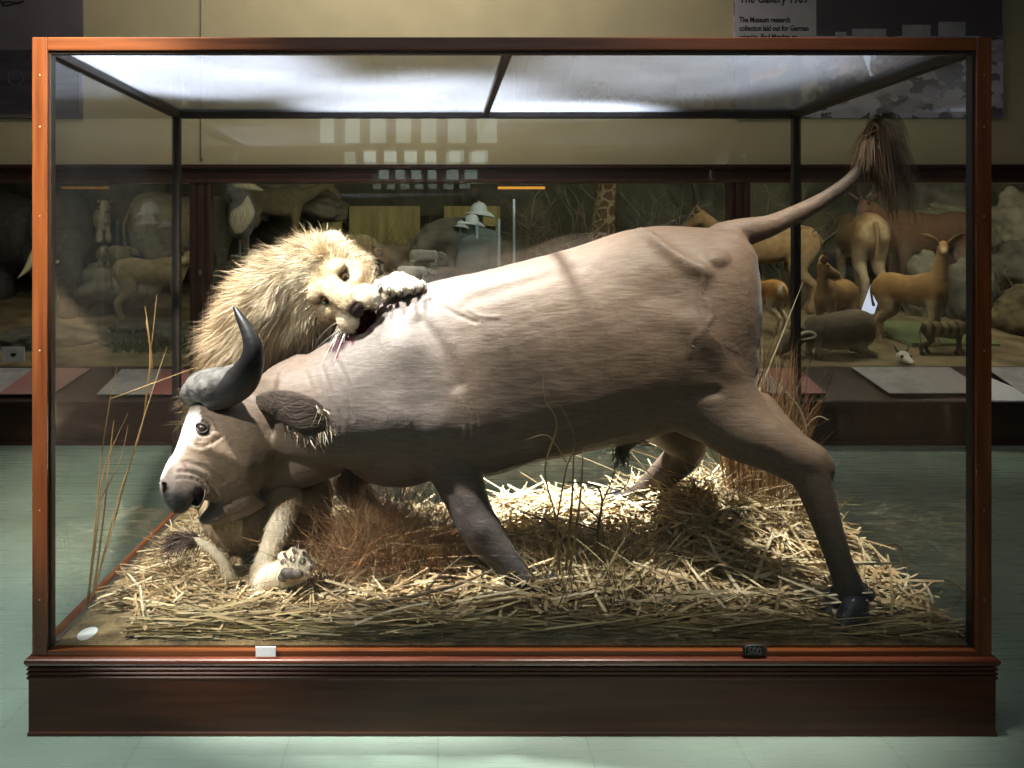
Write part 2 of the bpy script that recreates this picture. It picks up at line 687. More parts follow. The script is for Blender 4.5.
limb_ = bmesh.new()
for seg in (((0, 0), (7, 6), (16, 3), (24, 2)), ((3, 6), (5, 2), (12, 2)), ((14, 2), (18, 4), (23, 1))):
    limb(limb_, [(pz(x, y) + V((0, -.004, 0)), .006) for x, y in seg], n=6, sub=3)
obj('printed_twigs', limb_, ink, pl)

pr = thing('wall_poster', 'wide museum photo poster with a white text column, above the buffalo tail', 'poster', loc=(0, 0, 0))
a, b = pz(735, 118), pz(1003, -80)
boxo('board', (a.x, YP, a.z), (b.x, YP + .03, b.z), photo_mat('photograph of hides on the floor', [(.36, (.10, .078, .11)), (.46, (.22, .18, .24)), (.5, (.34, .30, .37)), (.62, (.50, .46, .53))], 5.0, (1, 1, 1.7), 3.0, vor=True), pr)
q0, q1 = pz(816, 36), pz(1002, -80)
boxo('upper_photograph', (q0.x, YP - .003, q0.z), (q1.x, YP + .002, q1.z), photo_mat('photographed gallery ceiling', [(.3, (.085, .068, .085)), (.7, (.12, .098, .115))], 2, (1, 1, 1)), pr)
wbm = bmesh.new()
for x0, x1, y0, y1 in ((835, 846, 32, 37), (852, 886, 29, 37), (902, 930, 25, 37), (938, 965, 22, 37)):
    u, v_ = pz(x0, y1), pz(x1, y0)
    box(wbm, (u.x, YP - .006, u.z), (v_.x, YP + .001, v_.z))
obj('photographed_windows', wbm, mat('pale window print', (.38, .37, .4)), pr, smooth=False)
q0, q1 = pz(735, 117), pz(816, -80)
boxo('text_column', (q0.x, YP - .006, q0.z), (q1.x, YP + .002, q1.z), mat('pale lilac board', (.42, .39, .42), var=.03, rough=.6), pr)
px_ = K(YP)
z_ = pz(739, 3)
text_obj('heading_lettering', 'The Gallery 1909', 12.5 * px_, (z_.x, YP - .007, z_.z), ink, pr, bold=.002, sx=.78)
z_ = pz(739, 22.5)
text_obj('body_lettering', 'The Museum research\ncollection laid out for German\nscientist, Paul Matchie, to', 7.6 * px_, (z_.x, YP - .007, z_.z), ink, pr, bold=.0014, sx=.74)
# ================================================================ the glass show case
X0, X1, Y0, Y1 = -1.269, 1.731, 2.5, 3.86        # outer faces of the frame
ZT, ZFL = 2.18, .262                              # top of the frame, floor of the case
M_post = wood('orange mahogany', (.085, .022, .007), (.20, .062, .016), axis=2, rough=.32, coat=.5)
M_rail = wood('orange mahogany rail', (.085, .022, .007), (.20, .062, .016), axis=0, rough=.32, coat=.5)
M_railY = wood('mahogany side rail', (.085, .022, .007), (.20, .062, .016), axis=1, rough=.32, coat=.5)
M_base = wood('dark mahogany', (.040, .0105, .0035), (.088, .027, .008), axis=0, rough=.45, coat=.05)
M_base2 = wood('polished mahogany moulding', (.07, .018, .010), (.15, .045, .022), axis=0, rough=.25, coat=.6)
M_inner = mat('blackened inner bead', (.016, .012, .010), var=.2, rough=.5)
M_bed = mat('stained case floor', (.06, .045, .035), var=.3, rough=.8, scale=6)
M_glass = glass('clear case glass', base=.035)
M_glass_top = glass('dusty top glass', base=.04, dust=.13, dustc=(.58, .65, .84))
M_glass_side = glass('side case glass', base=.04, dust=.012)

case = thing('display_case', 'large mahogany glass show case holding the lion and buffalo', 'display case', loc=((X0 + X1) / 2, (Y0 + Y1) / 2, 0))
case_off = V(case.location)


def cpart(name, bm, m, parent=None, smooth=False):
    """a mesh given in world space, as a part of the case"""
    o = obj(name, bm, m, parent or case, smooth=smooth)
    o.data.transform(Matrix.Translation(-case_off))
    return o


def cbox(name, lo, hi, m, parent=None, bevel=.003):
    b = bmesh.new(); box(b, lo, hi, bevel)
    return cpart(name, b, m, parent)


# plinth: board, three flutes, moulded ledge; mitred profile run round all four sides
def profile_run(prof, x0, x1, y0, y1):
    """prof: (outset, z) list; sweeps it round the rectangle"""
    bm = bmesh.new()
    rings = []
    for o_, z in prof:
        rings.append([bm.verts.new(p) for p in ((x0 - o_, y0 - o_, z), (x1 + o_, y0 - o_, z), (x1 + o_, y1 + o_, z), (x0 - o_, y1 + o_, z))])
    for r0, r1 in zip(rings, rings[1:]):
        for i in range(4):
            j = (i + 1) % 4
            bm.faces.new((r0[i], r0[j], r1[j], r1[i]))
    bm.faces.new(rings[-1]); bm.faces.new(rings[0][::-1])
    return bm


cpart('plinth_board', profile_run([(.006, 0), (.010, 0), (.010, .010), (.007, .014), (.007, .174), (.005, .176)], X0, X1, Y0, Y1), M_base)
fl = [(.008, .174)]
for k in range(3):
    z = .176 + k * .0135
    fl += [(.009, z + .001), (.012, z + .004), (.012, z + .007), (.009, z + .0105), (.002, z + .0115), (.002, z + .013)]
fl += [(.008, .2175), (.012, .219)]
cpart('fluted_moulding', profile_run(fl, X0, X1, Y0, Y1), M_base)
cpart('ledge_moulding', profile_run([(.008, .2185), (.013, .222), (.016, .228), (.017, .234), (.016, .239), (.012, .242), (.004, .2435), (0, .244)], X0, X1, Y0, Y1), M_base2)
cbox('case_floor', (X0 + .03, Y0 + .03, .2), (X1 - .03, Y1 - .03, ZFL), M_bed)

BW = .048
M_screw = mat('dull brass screw', (.35, .3, .22), metal=.6, rough=.5)
def bar(name, lo, hi, m, inner=None):
    o = cbox(name, lo, hi, m, bevel=.004)
    return o


for fx in (0, 1):
    for y in (Y0, Y1 - BW):
        w_ = BW if y == Y0 else .036           # the back posts are slimmer
        x = X0 if fx == 0 else X1 - w_
        o = bar('corner_post', (x, y, .244), (x + w_, y + w_, ZT), M_post if y == Y0 else M_inner)
        if y != Y0: continue
        # dark rebate bead beside the glass
        sx = x + BW if x == X0 else x - .006
        cbox('rebate_bead', (sx, y + .012, .262), (sx + .006, y + BW - .006, ZT - .04), M_inner, o, bevel=.001)
        if y == Y0:
            for z in (2.06, 1.9, 1.62, 1.2, .7, .42):
                s = bmesh.new()
                blob(s, (x + BW * .5, y + .0005, z), (.0032, .0015, .0032), seg=10, rings=6)
                cpart('screw', s, M_screw, o)
for z0, z1 in ((.244, .262), (ZT - .042, ZT)):
    bar('front_rail', (X0 + BW, Y0, z0), (X1 - BW, Y0 + BW * .8, z1), M_rail)
    bar('back_rail', (X0 + .036, Y1 - BW * .8, z0), (X1 - .036, Y1, z1 - (.0 if z0 < 1 else .0)), M_inner if z0 > 1 else M_rail)
    for x in (X0, X1 - BW * .8):
        bar('side_rail', (x, Y0 + BW, z0), (x + BW * .8, Y1 - BW, z1), M_inner if z0 > 1 else M_railY)
# black beads under the top rails
cbox('rail_bead', (X0 + BW, Y0 + .01, ZT - .05), (X1 - BW, Y0 + .034, ZT - .042), M_inner, bevel=.001)
XM = .228
bar('glazing_bar', (XM - .013, Y0 + BW * .8, ZT - .035), (XM + .013, Y1 - BW * .8, ZT - .006), M_inner)

zg0, zg1 = .262, ZT - .042
cbox('front_glass', (X0 + BW, Y0 + .018, zg0), (X1 - BW, Y0 + .024, zg1), M_glass, bevel=0)
cbox('back_glass', (X0 + .036, Y1 - .024, zg0), (X1 - .036, Y1 - .018, zg1), M_glass, bevel=0)
cbox('side_glass', (X0 + .016, Y0 + BW, zg0), (X0 + .022, Y1 - BW, zg1), M_glass_side, bevel=0)
cbox('side_glass', (X1 - .022, Y0 + BW, zg0), (X1 - .016, Y1 - BW, zg1), M_glass_side, bevel=0)
cbox('top_glass', (X0 + BW * .8, Y0 + BW * .8, ZT - .016), (XM - .013, Y1 - BW * .8, ZT - .010), M_glass_top, bevel=0)
cbox('top_glass', (XM + .013, Y0 + BW * .8, ZT - .016), (X1 - BW * .8, Y1 - BW * .8, ZT - .010), M_glass_top, bevel=0)

# white oval disc, white card, cast number plate
d = bmesh.new()
cpt = P(82, 640, 2.56); cpt.z = ZFL
r = bmesh.ops.create_cone(d, cap_ends=True, segments=40, radius1=.029, radius2=.028, depth=.006)
for v in r['verts']: v.co = V((v.co.x + cpt.x, v.co.y * 1.5 + 2.60, v.co.z + ZFL + .004))
tag(obj('paper_disc', d, mat('white paper', (.8, .8, .78), var=.03), smooth=False), 'round white paper disc lying in the bare front corner of the show case', 'paper disc')

a, b = P(256, 656, 2.493), P(276, 646, 2.493)
cb = bmesh.new(); box(cb, (a.x, 2.488, a.z), (b.x, 2.4915, b.z + .0), .0008)
tag(obj('label_card', cb, mat('white card', (.82, .82, .82), var=.02), smooth=False), 'small blank white card stuck on the front rail of the show case', 'card')

pt = thing('number_plate', 'small dark cast metal number plate on the front rail of the show case', 'number plate', loc=(0, 0, 0))
M_iron = mat('dark cast iron', (.02, .019, .017), var=.2, rough=.5, metal=.3)
M_iron2 = mat('worn raised iron', (.12, .115, .105), var=.2, rough=.45, metal=.4)
pb = bmesh.new()
pc = P(755.5, 651, 2.49)
loft(pb, [(V((pc.x, 2.4995, pc.z)), V((0, 0, .0185)), V((.037, 0, 0)), 3.2), (V((pc.x, 2.492, pc.z)), V((0, 0, .0185)), V((.037, 0, 0)), 3.2), (V((pc.x, 2.490, pc.z)), V((0, 0, .017)), V((.0355, 0, 0)), 3.2)], n=40, sub=1)
obj('plate', pb, M_iron, pt, smooth=False)
text_obj('numerals', '500', .03, (pc.x - .0255, 2.4893, pc.z - .0105), M_iron2, pt, bold=.0006)
for sgn in (-1, 1):
    br_ = bmesh.new()
    pts = [(V((pc.x + sgn * (.0285 + .0035 * math.cos(t)), 2.4893, pc.z + .0135 * math.sin(t))), .0011) for t in np.linspace(-1.25, 1.25, 9)]
    limb(br_, pts, n=6, sub=1)
    obj('raised_rim', br_, M_iron2, pt)
# ================================================================ diorama cabinet along the back wall
M_dwood = wood('dark diorama mahogany', (.024, .010, .007), (.050, .021, .015), axis=0, rough=.35, coat=.3)
M_dwoodz = wood('dark diorama mullion', (.042, .019, .014), (.085, .04, .028), axis=2, rough=.35, coat=.3)
M_ledge = wood('dark ledge board', (.045, .028, .022), (.08, .05, .04), axis=0, rough=.3, coat=.3)
M_dglass = glass('diorama glass', base=.02)
ZL0, ZL1 = .335, .525       # front and back height of the sloping ledge
YL = 6.12
dio = thing('diorama_cabinet', 'long mahogany framed diorama cabinet along the back wall', 'display cabinet', loc=(0, 0, 0))
boxo('plinth', (XL + .02, YL, 0), (XR - .02, YL + .1, .30), M_dwood, dio, bevel=.004)
pl_ = bmesh.new()
box(pl_, (XL + .02, YL - .02, 0), (XR - .02, YL, .035), .003)
obj('plinth_foot', pl_, M_dwood, dio, smooth=False)
boxo('ledge_edge', (XL + .02, YL - .03, .30), (XR - .02, YL + .1, ZL0), M_dwood, dio, bevel=.006)
lb = bmesh.new()
vs = [lb.verts.new(p) for p in ((XL + .02, YL - .01, ZL0 + .004), (XR - .02, YL - .01, ZL0 + .004), (XR - .02, YG + .02, ZL1), (XL + .02, YG + .02, ZL1),
                                (XL + .02, YL - .01, ZL0 - .02), (XR - .02, YL - .01, ZL0 - .02), (XR - .02, YG + .02, ZL1 - .04), (XL + .02, YG + .02, ZL1 - .04))]
for f in ((0, 1, 2, 3), (7, 6, 5, 4), (0, 4, 5, 1), (1, 5, 6, 2), (2, 6, 7, 3), (3, 7, 4, 0)):
    lb.faces.new([vs[i] for i in f])
obj('sloping_ledge', lb, M_ledge, dio, smooth=False)
zh0, zh1 = P(0, 183, YG).z, P(0, 165, YG).z
boxo('header_rail', (XL + .02, YG - .03, zh0 + .01), (XR - .02, YG + .2, zh1 - .02), M_dwood, dio, bevel=.004)
boxo('header_moulding', (XL + .02, YG - .06, zh1 - .035), (XR - .02, YG + .1, zh1), M_dwood, dio, bevel=.008)
boxo('header_bead', (XL + .02, YG - .045, zh0), (XR - .02, YG - .02, zh0 + .03), M_dwoodz, dio, bevel=.006)
for xp in (-345, 201, 738.5, 1285):
    x = P(xp, 0, YG).x
    mb = bmesh.new()
    box(mb, (x - .085, YG - .02, ZL1 - .03), (x + .085, YG + .08, zh0 + .005), .004)
    box(mb, (x - .085, YG - .035, ZL1 - .01), (x - .05, YG, zh0 + .005), .006)
    box(mb, (x + .05, YG - .035, ZL1 - .01), (x + .085, YG, zh0 + .005), .006)
    box(mb, (x - .022, YG - .03, ZL1 - .01), (x + .022, YG, zh0 + .005), .004)
    mo = obj('mullion', mb, M_dwoodz, dio, smooth=False)
    lk = bmesh.new(); blob(lk, (x, YG - .035, 1.30), (.016, .006, .024), seg=12, rings=8)
    obj('lock_plate', lk, mat('dull brass', (.2, .15, .08), metal=.6, rough=.5), mo)
xs_ = [P(x, 0, YG).x for x in (-345, 201, 738.5, 1285)]
for x0, x1 in zip(xs_, xs_[1:]):
    boxo('glass_pane', (x0 + .08, YG + .02, ZL1 - .01), (x1 - .08, YG + .028, zh0 + .01), M_dglass, dio)


def ground_z(x, y):
    t = (y - YG) / (YB - YG)
    return .50 + .62 * t ** 1.15 + .035 * mnoise.noise(V((x * 1.3, y * 1.3, 2.0))) + .012 * mnoise.noise(V((x * 5, y * 5, 7.0)))


gn = 90
gx, gy = np.linspace(XL + .05, XR - .05, 160), np.linspace(YG + .03, YB, 46)
gv = np.array([[x, y, ground_z(x, y)] for y in gy for x in gx])
nx = len(gx)
gq = np.array([[j * nx + i, j * nx + i + 1, (j + 1) * nx + i + 1, (j + 1) * nx + i] for j in range(len(gy) - 1) for i in range(nx - 1)])
M_soil = mat('sandy diorama soil', (.10, .075, .04), c2=(.26, .20, .105), rough=.95, scale=5, bump=.6, bscale=30, detail=6, contrast=(.3, .7))
tag(obj('diorama_ground', mesh_np('diorama_ground', gv, gq), M_soil), kind='structure')


def painted_mat():
    """Scenic painting: dull green bush, grey rock faces, pale sky haze towards the middle."""
    m, t, out = nt('scenic painting')
    b = N(t, 'ShaderNodeBsdfPrincipled'); b.inputs['Roughness'].default_value = .9
    tc = N(t, 'ShaderNodeTexCoord')
    mp = N(t, 'ShaderNodeMapping'); mp.inputs['Scale'].default_value = (1.1, 1, .55)
    t.links.new(tc.outputs['Object'], mp.inputs['Vector'])
    n1 = N(t, 'ShaderNodeTexNoise'); n1.inputs['Scale'].default_value = 1.15; n1.inputs['Detail'].default_value = 8; n1.inputs['Roughness'].default_value = .62; n1.inputs['Distortion'].default_value = .6
    t.links.new(mp.outputs[0], n1.inputs['Vector'])
    cr = N(t, 'ShaderNodeValToRGB')
    e = cr.color_ramp.elements
    e[0].position, e[0].color = .33, (.018, .018, .012, 1)
    e[1].position, e[1].color = .68, (.20, .19, .13, 1)
    for p, c in ((.43, (.05, .05, .03)), (.5, (.11, .105, .07)), (.58, (.085, .088, .055))):
        k = e.new(p); k.color = c4(c)
    t.links.new(n1.outputs['Fac'], cr.inputs['Fac'])
    t.links.new(cr.outputs[0], b.inputs['Base Color'])
    t.links.new(b.outputs[0], out.inputs['Surface'])
    return m


struct('wall_painted', (XL, YB, 0), (XR, YB + .1, ZC - .3), painted_mat())
# lid over the dioramas
struct('ceiling_diorama', (XL, YG + .2, 2.55), (XR, YB, 2.6), M_dark)

# ---------------------------------------------------------------- information panels on the ledge
def ledge_pt(px, py):
    """point on the sloping ledge seen at (px, py)"""
    o = V((0, 0, CH)); d = P(px, py, 1.0) - o
    n = V((0, -(ZL1 - ZL0), YG + .02 - YL + .01)).normalized()
    q = V((0, YL - .01, ZL0 + .02))
    return o + d * ((q - o).dot(n) / d.dot(n))


def panel(name, label, quad, m, m2=None, split=.5, frame=None, thick=.012, group=None):
    pts = [ledge_pt(*p) for p in quad]       # far-left, far-right, near-right, near-left
    root = thing(name, label, 'panel', group=group)
    n = V((0, -(ZL1 - ZL0), YG - YL)).normalized()
    def slab(nm, q, mm, lift):
        bm = bmesh.new()
        up = [bm.verts.new(p + n * lift) for p in q]
        dn = [bm.verts.new(p + n * (lift - thick)) for p in q]
        bm.faces.new(up); bm.faces.new(dn[::-1])
        for i in range(4):
            j = (i + 1) % 4
            bm.faces.new((up[j], up[i], dn[i], dn[j]))
        bmesh.ops.recalc_face_normals(bm, faces=bm.faces)
        return obj(nm, bm, mm, root, smooth=False)
    slab('board', pts, M_inner, .012)
    fl_, fr_, nr, nl = pts
    mf, mn = fl_.lerp(fr_, split), nl.lerp(nr, split)
    e = .006
    slab('printed_picture', [fl_, mf, mn, nl], m, .012 + e)
    slab('text_block', [mf, fr_, nr, mn], m2 or m, .012 + e)
    return root


M_pan_grey = photo_mat('grey sketch print', [(.3, (.30, .285, .28)), (.62, (.46, .44, .43)), (.75, (.22, .15, .14))], 6, (1, 1.6, 1))
M_pan_red = photo_mat('red printed text block', [(.35, (.40, .20, .18)), (.6, (.36, .11, .10))], 1.2, (1, 1, 1))
M_pan_pale = photo_mat('pale grey text block', [(.3, (.46, .44, .44)), (.7, (.40, .33, .33))], 1.5, (1, 1, 1))
panel('information_panel', 'grey and red information panel on the ledge behind the case corner post', [(-8, 370), (91, 370), (52, 396), (-40, 396)], M_pan_grey, M_pan_red, .42)
panel('information_panel', 'pale information panel with red text on the ledge behind the tall grass stems', [(122, 371), (190, 371), (186, 396), (97, 396)], M_pan_grey, M_pan_red, .6)
panel('information_panel', 'red and grey information panel on the ledge just behind the buffalo thigh', [(730, 370), (797, 370), (826, 395), (752, 395)], M_pan_grey, M_pan_red, .5)
panel('information_panel', 'wide grey information panel on the ledge below the striped dog', [(851, 369), (949, 369), (990, 395), (889, 395)], M_pan_grey, M_pan_pale, .57)
panel('information_panel', 'grey information panel at the far end of the ledge, black bordered', [(985, 369), (1090, 369), (1150, 398), (1024, 396)], M_pan_grey, M_pan_pale, .57)
q = [ledge_pt(*p) for p in ((978, 381), (990, 379), (1045, 402), (985, 402))]
bm = bmesh.new()
up = [bm.verts.new(p + V((0, -.003, .012))) for p in q]; dn = [bm.verts.new(p - V((0, 0, .0))) for p in q]
bm.faces.new(up); bm.faces.new(dn[::-1])
for i in range(4):
    j = (i + 1) % 4
    bm.faces.new((up[j], up[i], dn[i], dn[j]))
bmesh.ops.recalc_face_normals(bm, faces=bm.faces)
tag(obj('paper_sheet', bm, mat('white paper sheet', (.75, .76, .78), var=.03), smooth=False), 'white sheet of paper on the dark ledge beside the black bordered panel', 'paper sheet')

# small white sign card in the first bay
sc = thing('sign_card', 'white sign card with a tiny dark animal picture behind the case post', 'sign card')
a, b = P(2, 362, YG + .08), P(24, 347, YG + .08)
boxo('card', (a.x, YG + .08, a.z), (b.x, YG + .09, b.z), mat('white sign card', (.62, .6, .6), var=.02), sc)
ib = bmesh.new(); c_ = P(13, 354.5, YG + .078)
blob(ib, c_, (.022, .003, .012), seg=14, rings=8); blob(ib, c_ + V((.022, 0, .003)), (.009, .003, .008), seg=10, rings=6)
for dx in (-.014, -.006, .008, .014): box(ib, (c_.x + dx - .002, c_.y - .002, c_.z - .02), (c_.x + dx + .002, c_.y + .002, c_.z - .006))
obj('printed_animal', ib, ink, sc, smooth=False)
text_obj('caption', '\u2014\u2014\u2014\u2014', .02, (a.x + .05, YG + .077, b.z - .035), ink, sc)
# ================================================================ small mounted animals in the dioramas
def beast_mat(name, c, belly, mid=.5):
    m = mat(name, (1, 1, 1), var=0, rough=.85, attr=True, bump=.5, scale=30, bscale=60, c2=(.72, .70, .66), detail=5)
    return m


M_beast = mat('mounted hide', (.62, .60, .56), c2=(1, 1, 1), rough=.9, attr=True, bump=.35, scale=18, bscale=70, detail=5, contrast=(.25, .7))
M_eye = mat('dark glass eye', (.012, .009, .007), rough=.08, spec=.6, var=.1)
M_horn_d = mat('dark ridged horn', (.045, .038, .032), rough=.4, var=.3, scale=40)


def quadruped(name, label, loc, H, rz, col, belly, group=None, cat='animal', L=1.05, chest=.23, waist=.19, neck=(.36, .42), nyaw=0.0, head_dir=(1, 0, -.3), head_len=.30, head_r=.075,
              leg_r=.035, legs=None, ears=.13, ear_w=.05, tail=.35, tail_up=0.0, horns=None, snout=.45, sec=None, stripes=None, leg_len=.56, leg_col=None, sink=0.0, muzzle_col=None, hump=0.0, rump_col=None):
    """Standing mount facing +x, shoulder height 1 before scaling by H."""
    bm = bmesh.new()
    X = V((1, 0, 0)); Y = V((0, 1, 0)); Z = V((0, 0, 1))
    zc = leg_len + chest * .92
    hl = L / 2
    body = [(V((-hl, 0, zc + .04)), Z * waist * .45, Y * waist * .4), (V((-hl * .88, 0, zc + .01)), Z * waist * .95, Y * waist * .75), (V((-hl * .5, 0, zc + .02)), Z * waist * 1.08, Y * waist * .86),
            (V((0, 0, zc - .02)), Z * waist * 1.08, Y * waist * .92), (V((hl * .5, 0, zc - .01 + hump * .5)), Z * chest * 1.05, Y * chest * .72), (V((hl * .82, 0, zc + .02 + hump)), Z * chest * .95, Y * chest * .6), (V((hl, 0, zc)), Z * chest * .5, Y * chest * .35)]
    loft(bm, body, n=20, sub=4)
    ys = waist * .45
    lg = legs or [(.0, .0), (.0, .0), (.0, .0), (.0, .0)]      # foot offsets x for FL, FR, HL, HR + lift
    for k, (sx, sy) in enumerate(((1, 1), (1, -1), (-1, 1), (-1, -1))):
        dx, lift = lg[k]
        if sx > 0:
            top = V((hl * .74, sy * ys, zc - .02)); knee = V((hl * .74 + dx * .45, sy * ys, leg_len * .48 + lift)); foot = V((hl * .74 + dx, sy * ys, .02 + lift))
            limb(bm, [(top, .12, .07), (top.lerp(knee, .55), .065, .05), (knee, leg_r * 1.25), (knee.lerp(foot, .5), leg_r * .85), (foot + V((0, 0, .07)), leg_r * 1.05), (foot + V((.015, 0, 0)), leg_r * 1.2)], n=12, sub=3)
        else:
            top = V((-hl * .72, sy * ys, zc)); kn = V((-hl * .56 + dx * .3, sy * ys, leg_len * .86)); hock = V((-hl * .92 + dx * .8, sy * ys, leg_len * .52 + lift)); foot = V((-hl * .84 + dx, sy * ys, .02 + lift))
            limb(bm, [(top, .17, .09), (kn, .105, .07), (kn.lerp(hock, .6), .06, .045), (hock, leg_r * 1.3), (hock.lerp(foot, .5), leg_r * .95), (foot + V((0, 0, .07)), leg_r * 1.1), (foot + V((.015, 0, 0)), leg_r * 1.25)], n=12, sub=3)
    nb = V((hl * .84, 0, zc + .04 + hump * .5))
    rot = Matrix.Rotation(nyaw, 3, 'Z')
    nk = rot @ V((neck[0], 0, neck[1]))
    hp = nb + nk
    limb(bm, [(nb - nk * .15, chest * .62, chest * .5), (nb + nk * .35, chest * .46, chest * .36), (nb + nk * .75, head_r * 1.05, head_r * .9), (hp, head_r * .95)], n=16, sub=3, lat=(rot @ Y))
    hd = V(head_dir).normalized()
    side = hd.cross(Z).normalized()
    upv = side.cross(hd).normalized()
    b0 = hp - hd * head_r * .3
    hs = [(b0, upv * head_r * .9, side * head_r * .8), (b0 + hd * head_len * .25, upv * head_r * 1.12, side * head_r * .98), (b0 + hd * head_len * .55, upv * head_r * (.55 + .5 * snout), side * head_r * (.5 + .4 * snout)),
          (b0 + hd * head_len * .88, upv * head_r * (.3 + .62 * snout), side * head_r * (.3 + .55 * snout)), (b0 + hd * head_len, upv * head_r * .5 * snout, side * head_r * .45 * snout)]
    hs = [(c - upv * .02 * i, A, B) for i, (c, A, B) in enumerate(hs)]
    loft(bm, hs, n=16, sub=3)
    me = fuse(bm, .022, 3)
    co = get_co(me)
    colr = np.ones((len(co), 4)); colr[:, :3] = col
    lo = ss(zc - waist * .45, zc - waist * .95, co[:, 2])[:, None]
    colr[:, :3] = colr[:, :3] * (1 - lo * .85) + np.array(belly) * lo * .85
    if leg_col is not None:
        k_ = ss(leg_len * .75, leg_len * .45, co[:, 2])[:, None]
        colr[:, :3] = colr[:, :3] * (1 - k_) + np.array(leg_col) * k_
    if rump_col is not None:
        k_ = ss(-hl * .9, -hl * 1.02, co[:, 0])[:, None]
        colr[:, :3] = colr[:, :3] * (1 - k_) + np.array(rump_col) * k_
    if stripes is not None:
        s_ = (np.sin(co[:, 0] * stripes[0] + 1.5 * np.sin(co[:, 2] * 6)) > stripes[1])[:, None] * ((co[:, 2] > leg_len * .6)[:, None])
        colr[:, :3] = np.where(s_, np.array(stripes[2]), colr[:, :3])
    mz = b0 + hd * head_len * .95
    if muzzle_col is not None:
        k_ = np.clip(gauss(co, mz, head_len * .22) * 1.6, 0, 1)[:, None]
        colr[:, :3] = colr[:, :3] * (1 - k_) + np.array(muzzle_col) * k_
    me.transform(Matrix.Scale(H, 4))
    at = me.attributes.new('Col', 'FLOAT_COLOR', 'POINT'); at.data.foreach_set('color', colr.astype(np.float32).ravel())
    root = thing(name, label, cat, group, loc=(loc[0], loc[1], loc[2] - sink), rz=rz)
    obj('body', me, M_beast, root)
    hc = b0 + hd * head_len * .22
    for s in (-1, 1):
        if ears:
            e = bmesh.new()
            d0 = (side * s * .95 + upv * .55 - hd * .35).normalized()
            p0 = hc + side * s * head_r * .75 + upv * head_r * .55 - hd * head_r * .3
            wv = (hd * .5 + upv * .5).cross(d0).cross(d0).normalized()
            th = d0.cross(wv).normalized()
            loft(e, [(p0, wv * ear_w * .35, th * ear_w * .3), (p0 + d0 * ears * .35, wv * ear_w, th * ear_w * .3), (p0 + d0 * ears * .7, wv * ear_w * .8, th * ear_w * .22), (p0 + d0 * ears, wv * .004, th * .004)], n=12, sub=3)
            e.transform(Matrix.Scale(H, 4))
            m_ = bpy.data.meshes.new('ear'); e.to_mesh(m_); e.free()
            a_ = m_.attributes.new('Col', 'FLOAT_COLOR', 'POINT')
            a_.data.foreach_set('color', np.tile(np.array([*[x * .9 + .04 for x in col], 1.0], dtype=np.float32), len(m_.vertices)))
            obj('ear', m_, M_beast, root)
        ey = bmesh.new()
        blob(ey, (hc + hd * head_len * .12 + side * s * head_r * .84 + upv * head_r * .3) * H, head_r * .2 * H, seg=12, rings=8)
        obj('eye', ey, M_eye, root)
        if horns:
            h = bmesh.new()
            base = hc + side * s * head_r * .35 + upv * head_r * .85 - hd * head_r * .2
            limb(h, [((base + side * s * a + upv * b - hd * c) * H, r * H) for a, b, c, r in horns], n=10, sub=5, lat=hd)
            obj('horn', h, M_horn_d, root)
    if tail:
        tb = bmesh.new()
        p0 = V((-hl * .98, 0, zc + waist * .5))
        limb(tb, [(p0 * H, .028 * H), ((p0 + V((-.07, 0, -tail * .3 + tail_up))) * H, .022 * H), ((p0 + V((-.06, 0, -tail * .75 + tail_up))) * H, .016 * H), ((p0 + V((-.04, 0, -tail + tail_up))) * H, .022 * H)], n=8, sub=3)
        m_ = bpy.data.meshes.new('tail'); tb.to_mesh(m_); tb.free()
        a_ = m_.attributes.new('Col', 'FLOAT_COLOR', 'POINT')
        a_.data.foreach_set('color', np.tile(np.array([*[x * .8 for x in col], 1.0], dtype=np.float32), len(m_.vertices)))
        obj('tail', m_, M_beast, root)
    return root


def foot(px, d):
    """ground point of the diorama under pixel column px at distance d"""
    x = (px - CX) * d / F
    return V((x, d, ground_z(x, d)))


TAN, TAN2, CREAM = (.30, .165, .055), (.22, .135, .06), (.42, .32, .18)
impala_h = [(0, 0, 0, .02), (.03, .12, .06, .017), (.10, .24, .10, .015), (.12, .36, .05, .012), (.07, .46, .0, .009), (.06, .54, .0, .003)]
short_h = [(0, 0, 0, .022), (.01, .08, .03, .016), (.015, .15, .02, .004)]
lyre_h = [(0, 0, 0, .03), (.06, .14, .08, .027), (.14, .30, .12, .022), (.13, .44, .06, .016), (.07, .55, .02, .004)]
PI = math.pi

# --- last bay
quadruped('impala', 'small tan antelope turning its dark-eyed head, thin upright horns, behind the corner post', foot(836, 7.3), .62, PI + .75, TAN, CREAM, neck=(.10, .40), nyaw=.1, head_dir=(-.45, 1.0, -.35), horns=impala_h, ears=.20, ear_w=.06, muzzle_col=CREAM, cat='antelope')
quadruped('impala', 'slim orange-tan antelope with raised pale face and wide ears, nearest the case end post', foot(909, 7.35), .66, -.85, TAN, CREAM, L=.86, neck=(.06, .56), head_dir=(.35, -1.0, -.15), ears=.24, ear_w=.07, muzzle_col=CREAM, cat='antelope')
quadruped('kob', 'tawny antelope seen from behind under the hanging buffalo tail tuft', foot(860, 8.5), 1.0, 1.35, (.26, .16, .075), (.36, .28, .17), neck=(.30, .12), head_dir=(1, .3, -.5), horns=None, ears=.15, rump_col=(.36, .27, .15), cat='antelope')
quadruped('waterbuck', 'dark-faced brown antelope standing at the back behind the wide-eared antelope', foot(932, 8.6), 1.02, PI + .15, (.16, .085, .045), (.16, .10, .06), neck=(.30, .26), nyaw=-.1, head_dir=(.9, .5, -.35), horns=[(0, 0, 0, .03), (.05, .08, .07, .025), (.03, .20, .09, .012), (.0, .26, .07, .004)], ears=.15, cat='antelope', muzzle_col=(.05, .04, .035))
